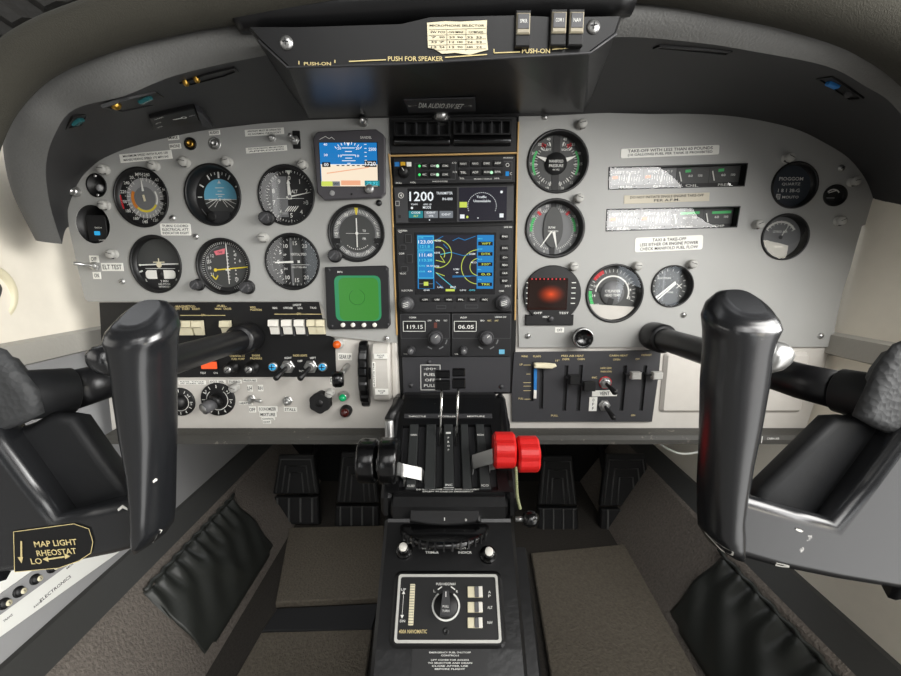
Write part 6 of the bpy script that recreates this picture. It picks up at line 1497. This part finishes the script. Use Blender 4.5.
for y, a_ in ((.10, 'WPT'), (.28, 'DTK'), (.46, '320°'), (.64, '0.0'), (.82, 'TRK')):
    mb.text('BRG' if y < .2 else 'DIS' if y < .4 else a_[:2], *s(.82, y - .035), w*.06, .0016, SCRC, z + .0002); mb.rect(*s(.89, y + .05), w*.19, h*.065, SCRK, z + .0002); mb.text(a_, *s(.90, y + .05), w*.12, .003, SCRY, z + .0004)
mb.M = Matrix.Translation((*s(.27, .33), 0)); R = w*.17
mb.arc(-20, 190, R*1.02, R*1.07, SCRY, z + .0002, 36); mb.arc(-20, 120, R*.5, R*.55, SCRY, z + .0002, 24); mb.M = Matrix.Translation((*s(.80, .56), 0)); mb.arc(180, 360, R*1.28, R*1.33, SCRY, z + .0000, 36); mb.arc(180, 360, R*.62, R*.67, SCRY, z + .0000, 30); mb.M = Matrix.Identity(4)
mb.rect(*s(.89, .5), w*.22, h, SCRB2, z + .0001) if False else None
for a, b_, m in (((.23, .10), (.34, .02), SCRB2), ((.34, .16), (.40, .24), SCRB2), ((.46, .10), (.54, .05), SCRB2), ((.54, .05), (.62, .09), SCRB2), ((.62, .09), (.76, .02), SCRB2), ((.30, .34), (.44, .30), SCRC), ((.44, .30), (.60, .36), SCRB2), ((.60, .36), (.70, .34), SCRB2), ((.46, .72), (.80, .72), SCRB2), ((.46, .74), (.70, .73), SCRB2), ((.24, .66), (.50, .96), SCRC), ((.24, .66), (.36, .72), SCRY), ((.24, .44), (.36, .48), SCRY), ((.36, .48), (.30, .36), SCRY), ((.24, .82), (.34, .94), SCRB2)): mb.line(*s(*a), *s(*b_), .0008, m, z + .0001)
for x, y, tx in ((.27, .10, 'KDAB'), (.26, .31, 'KEVB'), (.25, .55, 'SFB'), (.51, .60, 'KOMN'), (.52, .66, '+'), (.72, .33, 'KISM'), (.74, .48, 'MCO'), (.30, .92, 'LAL'), (.47, .92, 'BRZ')): mb.text(tx, *s(x, y), w*.075 if len(tx) > 1 else w*.04, .0024, SCRW, z + .0003)
mb.build('map_screen', t)
# radios
it = Item(PAN, 400, 313, 511, 356.5)
for x0, x1, head, val, lab, nm in ((400.5, 450.3, 'COMM', '119.15', 'left radio with white counter reading 119.15 below the navigator', 'comm_radio'), (451.5, 511, 'ADF', '06.05', 'right radio with white counter reading 06.05 below the navigator', 'direction_finder_radio')):
    k = Item(PAN, x0, 313, x1, 356); t = thing(nm, lab, 'radio', k.M)
    mb = MB(); mb.prism(rrect(k.w, k.h, .001), -.001, .004, BEZ, .0006); z = .0043
    mb.frame(0, k.h*.20, k.w*.97, k.h*.56, .0004, MID, z); mb.text(head, *k.l(x0 + 12, 317.5, .004), .010, .0024, LET, z)
    q = k.b(x0 + 2.5, 321, x0 + 25, 331.5, .004); mb.frame(q[0], q[1], q[2], q[3], .0008, LET, z); mb.rect(q[0], q[1], q[2] - .002, q[3] - .002, BLK, z)
    mb.text(val, q[0] + .001, q[1] - .0008, q[2]*.70, .0058, LET, z + .0003)
    for tx, dx in (('OFF', 29), ('ON', 37), ('TEST', 45)) if head == 'COMM' else (('BFO', 31), ('REC', 38), ('ANT', 45), ('CESSNA 300', 49)): 
        mb.text(tx, *k.l(x0 + dx, 320.6 if tx != 'CESSNA 300' else 316.9, .004), .0055 if tx != 'CESSNA 300' else .016, .0022, YLW if tx in ('REC', 'ANT') else LET, z)
    mb.text('VOL', *k.l(x0 + 5, 354, .004), .006, .0018, LET, z); 
    if head == 'ADF': q = k.b(499, 349.5, 504.5, 354, .004); mb.rect(*q, SKYB, z)
    mb.build('faceplate', t)
    for px, py, r, m in ((x0 + 35, 338, 7.5, DARK), (x0 + (10.5 if head == 'COMM' else 12), 350.5, 4.2, DARK)):
        mb = MB(); p = k.l(px, py, .008); R = r*k.k; mb.lathe([(R, .0038), (R*.97, .011), (R*.86, .012), (R*.80, .0115), (0, .0115)], m, 26, *p); mb.lathe([(R*.70, .011), (R*.68, .018), (R*.55, .019), (0, .019)], MID, 22, *p)
        mb.line(p[0], p[1] + R*.2, p[0] + R*.3, p[1] + R*.5, R*.10, LET, .0192); mb.build('knob', t)
        if r > 5:
            for a in (210, 150, 110): mb2 = MB(); mb2.M = Matrix.Translation((*k.l(px, py, .004), 0)); mb2.arc(a - 12, a + 12, R*1.45, R*1.62, DIALM, .0043, 6); mb2.build('scale_mark', t)
            if head == 'COMM': mb2 = MB(); q = k.b(px - 1.6, 322.5, px + 1.6, 328, .004); mb2.rect(*q, mat('dull_red_lens', (96, 52, 44), .4), .0045); mb2.build('lamp_window', t)
it = Item(PAN, 402, 356, 510.5, 394)
t = thing('blank_plate', 'plain charcoal blanking plate with a small placard above the pedestal', 'plate', it.M)
mb = MB(); mb.prism(it.poly([(402, 356.5), (510.5, 356), (510, 392), (403.5, 394)]), -.003, .001, CHAR, .0006); mb.build('plate_sheet', t)
mb = MB(); q = it.b(420.5, 364.5, 440.5, 390, .001); mb.prism(rrect(q[2], q[3], .002, cx=q[0], cy=q[1]), .0008, .0018, DARK, .0002); mb.frame(q[0], q[1], q[2], q[3], .0010, LET, .0021)
for tx, y, w in (('-(H)+', 369, .60), ('FUEL', 374.5, .6), ('OFF', 380, .5), ('PULL', 385.5, .6)): mb.text(tx, *it.l(430, y, .002), q[2]*w, .0042, LET, .0022)
mb.build('small_placard', t)
for x, y in ((411, 385.5), (501.5, 386.5), (429, 362)):
    mb = MB(); mb.lathe([(.0034, .0008), (.003, .0026), (0, .003)], DARK, 14, *it.l(x, y, .001)); mb.build('screw', t)
# bearings from, to, heights from, to, edge softness, strength, colour
SKY_PATCHES = [(-181, 181, -80, -2, 6, .30, (1, .97, .92)),  # low fill all round, added to brighten the undersides
           (108, 150, -48, 6, 5, 2.4, (1, .99, .97)),
           (-75, 75, 24, 75, 6, 1.6, (.96, .98, 1)),
           (75, 130, 0, 25, 3, 10, (1, .99, .97)),
           (-130, -78, 0, 25, 3, 1.6, (1, .97, .92)),
           (150, 178, 20, 48, 3, 6.5, (1, .99, .97)),  # unseen rear patch, added for yoke highlights and widened to brighten the panel
           (-178, -162, 17, 46, 3, 3.0, (1, .99, .97)),  # left companion of the rear patch, added likewise
           (151.5, 160.5, 3, 8, .5, 5.5, (1, 1, 1)),
           (153, 160.5, 8, 13.5, .5, 2.5, (1, 1, 1)),
           (138, 147, -2, 8, .5, 10, (1, .93, .78)),  # cream patch added for its reflection in a gauge glass
           (155, 158.6, -7, 2, .4, 5, (.85, .93, 1)),
           (151.4, 154.3, -8, 1, .4, 4.5, (.85, .93, 1)),
           (-158.8, -155.5, -8, 13, .5, 4.5, (1, .99, .96)),
           (-163.4, -161.0, -8, 4, .5, 3.5, (.9, .97, 1))]
BASE = (.085, .085, .083)
WORLD = 1.0
LAMPS = [('right_side_window', (.62, .08, .21), (.15, .62, -.03), (.46, .3), 6.2, (1, .98, .95))]
# ------------------------------------------------------------------ daylight, camera
w = bpy.data.worlds.new('daylight'); SC.world = w; w.use_nodes = True
nt = w.node_tree; N = nt.nodes; K = nt.links
bg = N['Background']
tc = N.new('ShaderNodeTexCoord'); sx = N.new('ShaderNodeSeparateXYZ'); K.new(tc.outputs['Generated'], sx.inputs[0])
def mth(op, a, b=None, c=None, clamp=False):
    n = N.new('ShaderNodeMath'); n.operation = op; n.use_clamp = clamp
    for i, v in enumerate((a, b, c)):
        if v is None: continue
        if isinstance(v, (int, float)): n.inputs[i].default_value = v
        else: K.new(v, n.inputs[i])
    return n.outputs[0]
X, Y, Zc = sx.outputs
az = mth('MULTIPLY', mth('ARCTAN2', X, Y), 180 / pi)      # 0 ahead, + to the right
el = mth('MULTIPLY', mth('ARCSINE', Zc), 180 / pi)
def window(a0, a1, e0, e1, soft=2.0):
    """a bright patch of the surroundings between two bearings and two heights"""
    def edge(v, lo, hi):
        up = mth('DIVIDE', mth('SUBTRACT', v, lo), soft, clamp=True); dn = mth('DIVIDE', mth('SUBTRACT', hi, v), soft, clamp=True)
        return mth('MULTIPLY', up, dn)
    return mth('MULTIPLY', edge(az, a0, a1), edge(el, e0, e1))
col = None
for (a0, a1, e0, e1, soft, st, c) in SKY_PATCHES:
    m = window(a0, a1, e0, e1, soft)
    mx = N.new('ShaderNodeMix'); mx.data_type = 'RGBA'
    K.new(m, mx.inputs[0])
    if col is None: mx.inputs[6].default_value = (*BASE, 1)
    else: K.new(col, mx.inputs[6])
    mx.inputs[7].default_value = (c[0]*st, c[1]*st, c[2]*st, 1)
    col = mx.outputs[2]
K.new(col, bg.inputs[0]); bg.inputs[1].default_value = WORLD
for nm, loc, tgt, size, en, c in LAMPS:
    l = bpy.data.lights.new(nm, 'AREA'); l.shape = 'RECTANGLE'; l.size, l.size_y = size; l.energy = en; l.color = c
    o = bpy.data.objects.new(nm, l); COL.objects.link(o); o.location = loc
    o.rotation_euler = (Vector(tgt) - Vector(loc)).to_track_quat('-Z', 'Y').to_euler()
cam = bpy.data.cameras.new('camera'); cam.sensor_width = 36; cam.sensor_fit = 'HORIZONTAL'; cam.lens = 36 * F / 901; cam.clip_start = .01; cam.clip_end = 50
co = bpy.data.objects.new('camera', cam); COL.objects.link(co); co.rotation_euler = (radians(90) - TH, 0, 0); SC.camera = co
vs = SC.view_settings; vs.view_transform = 'Standard'; vs.look = 'None'; vs.exposure = 0; vs.gamma = 1; vs.use_curve_mapping = False
SC.cycles.use_adaptive_sampling = False
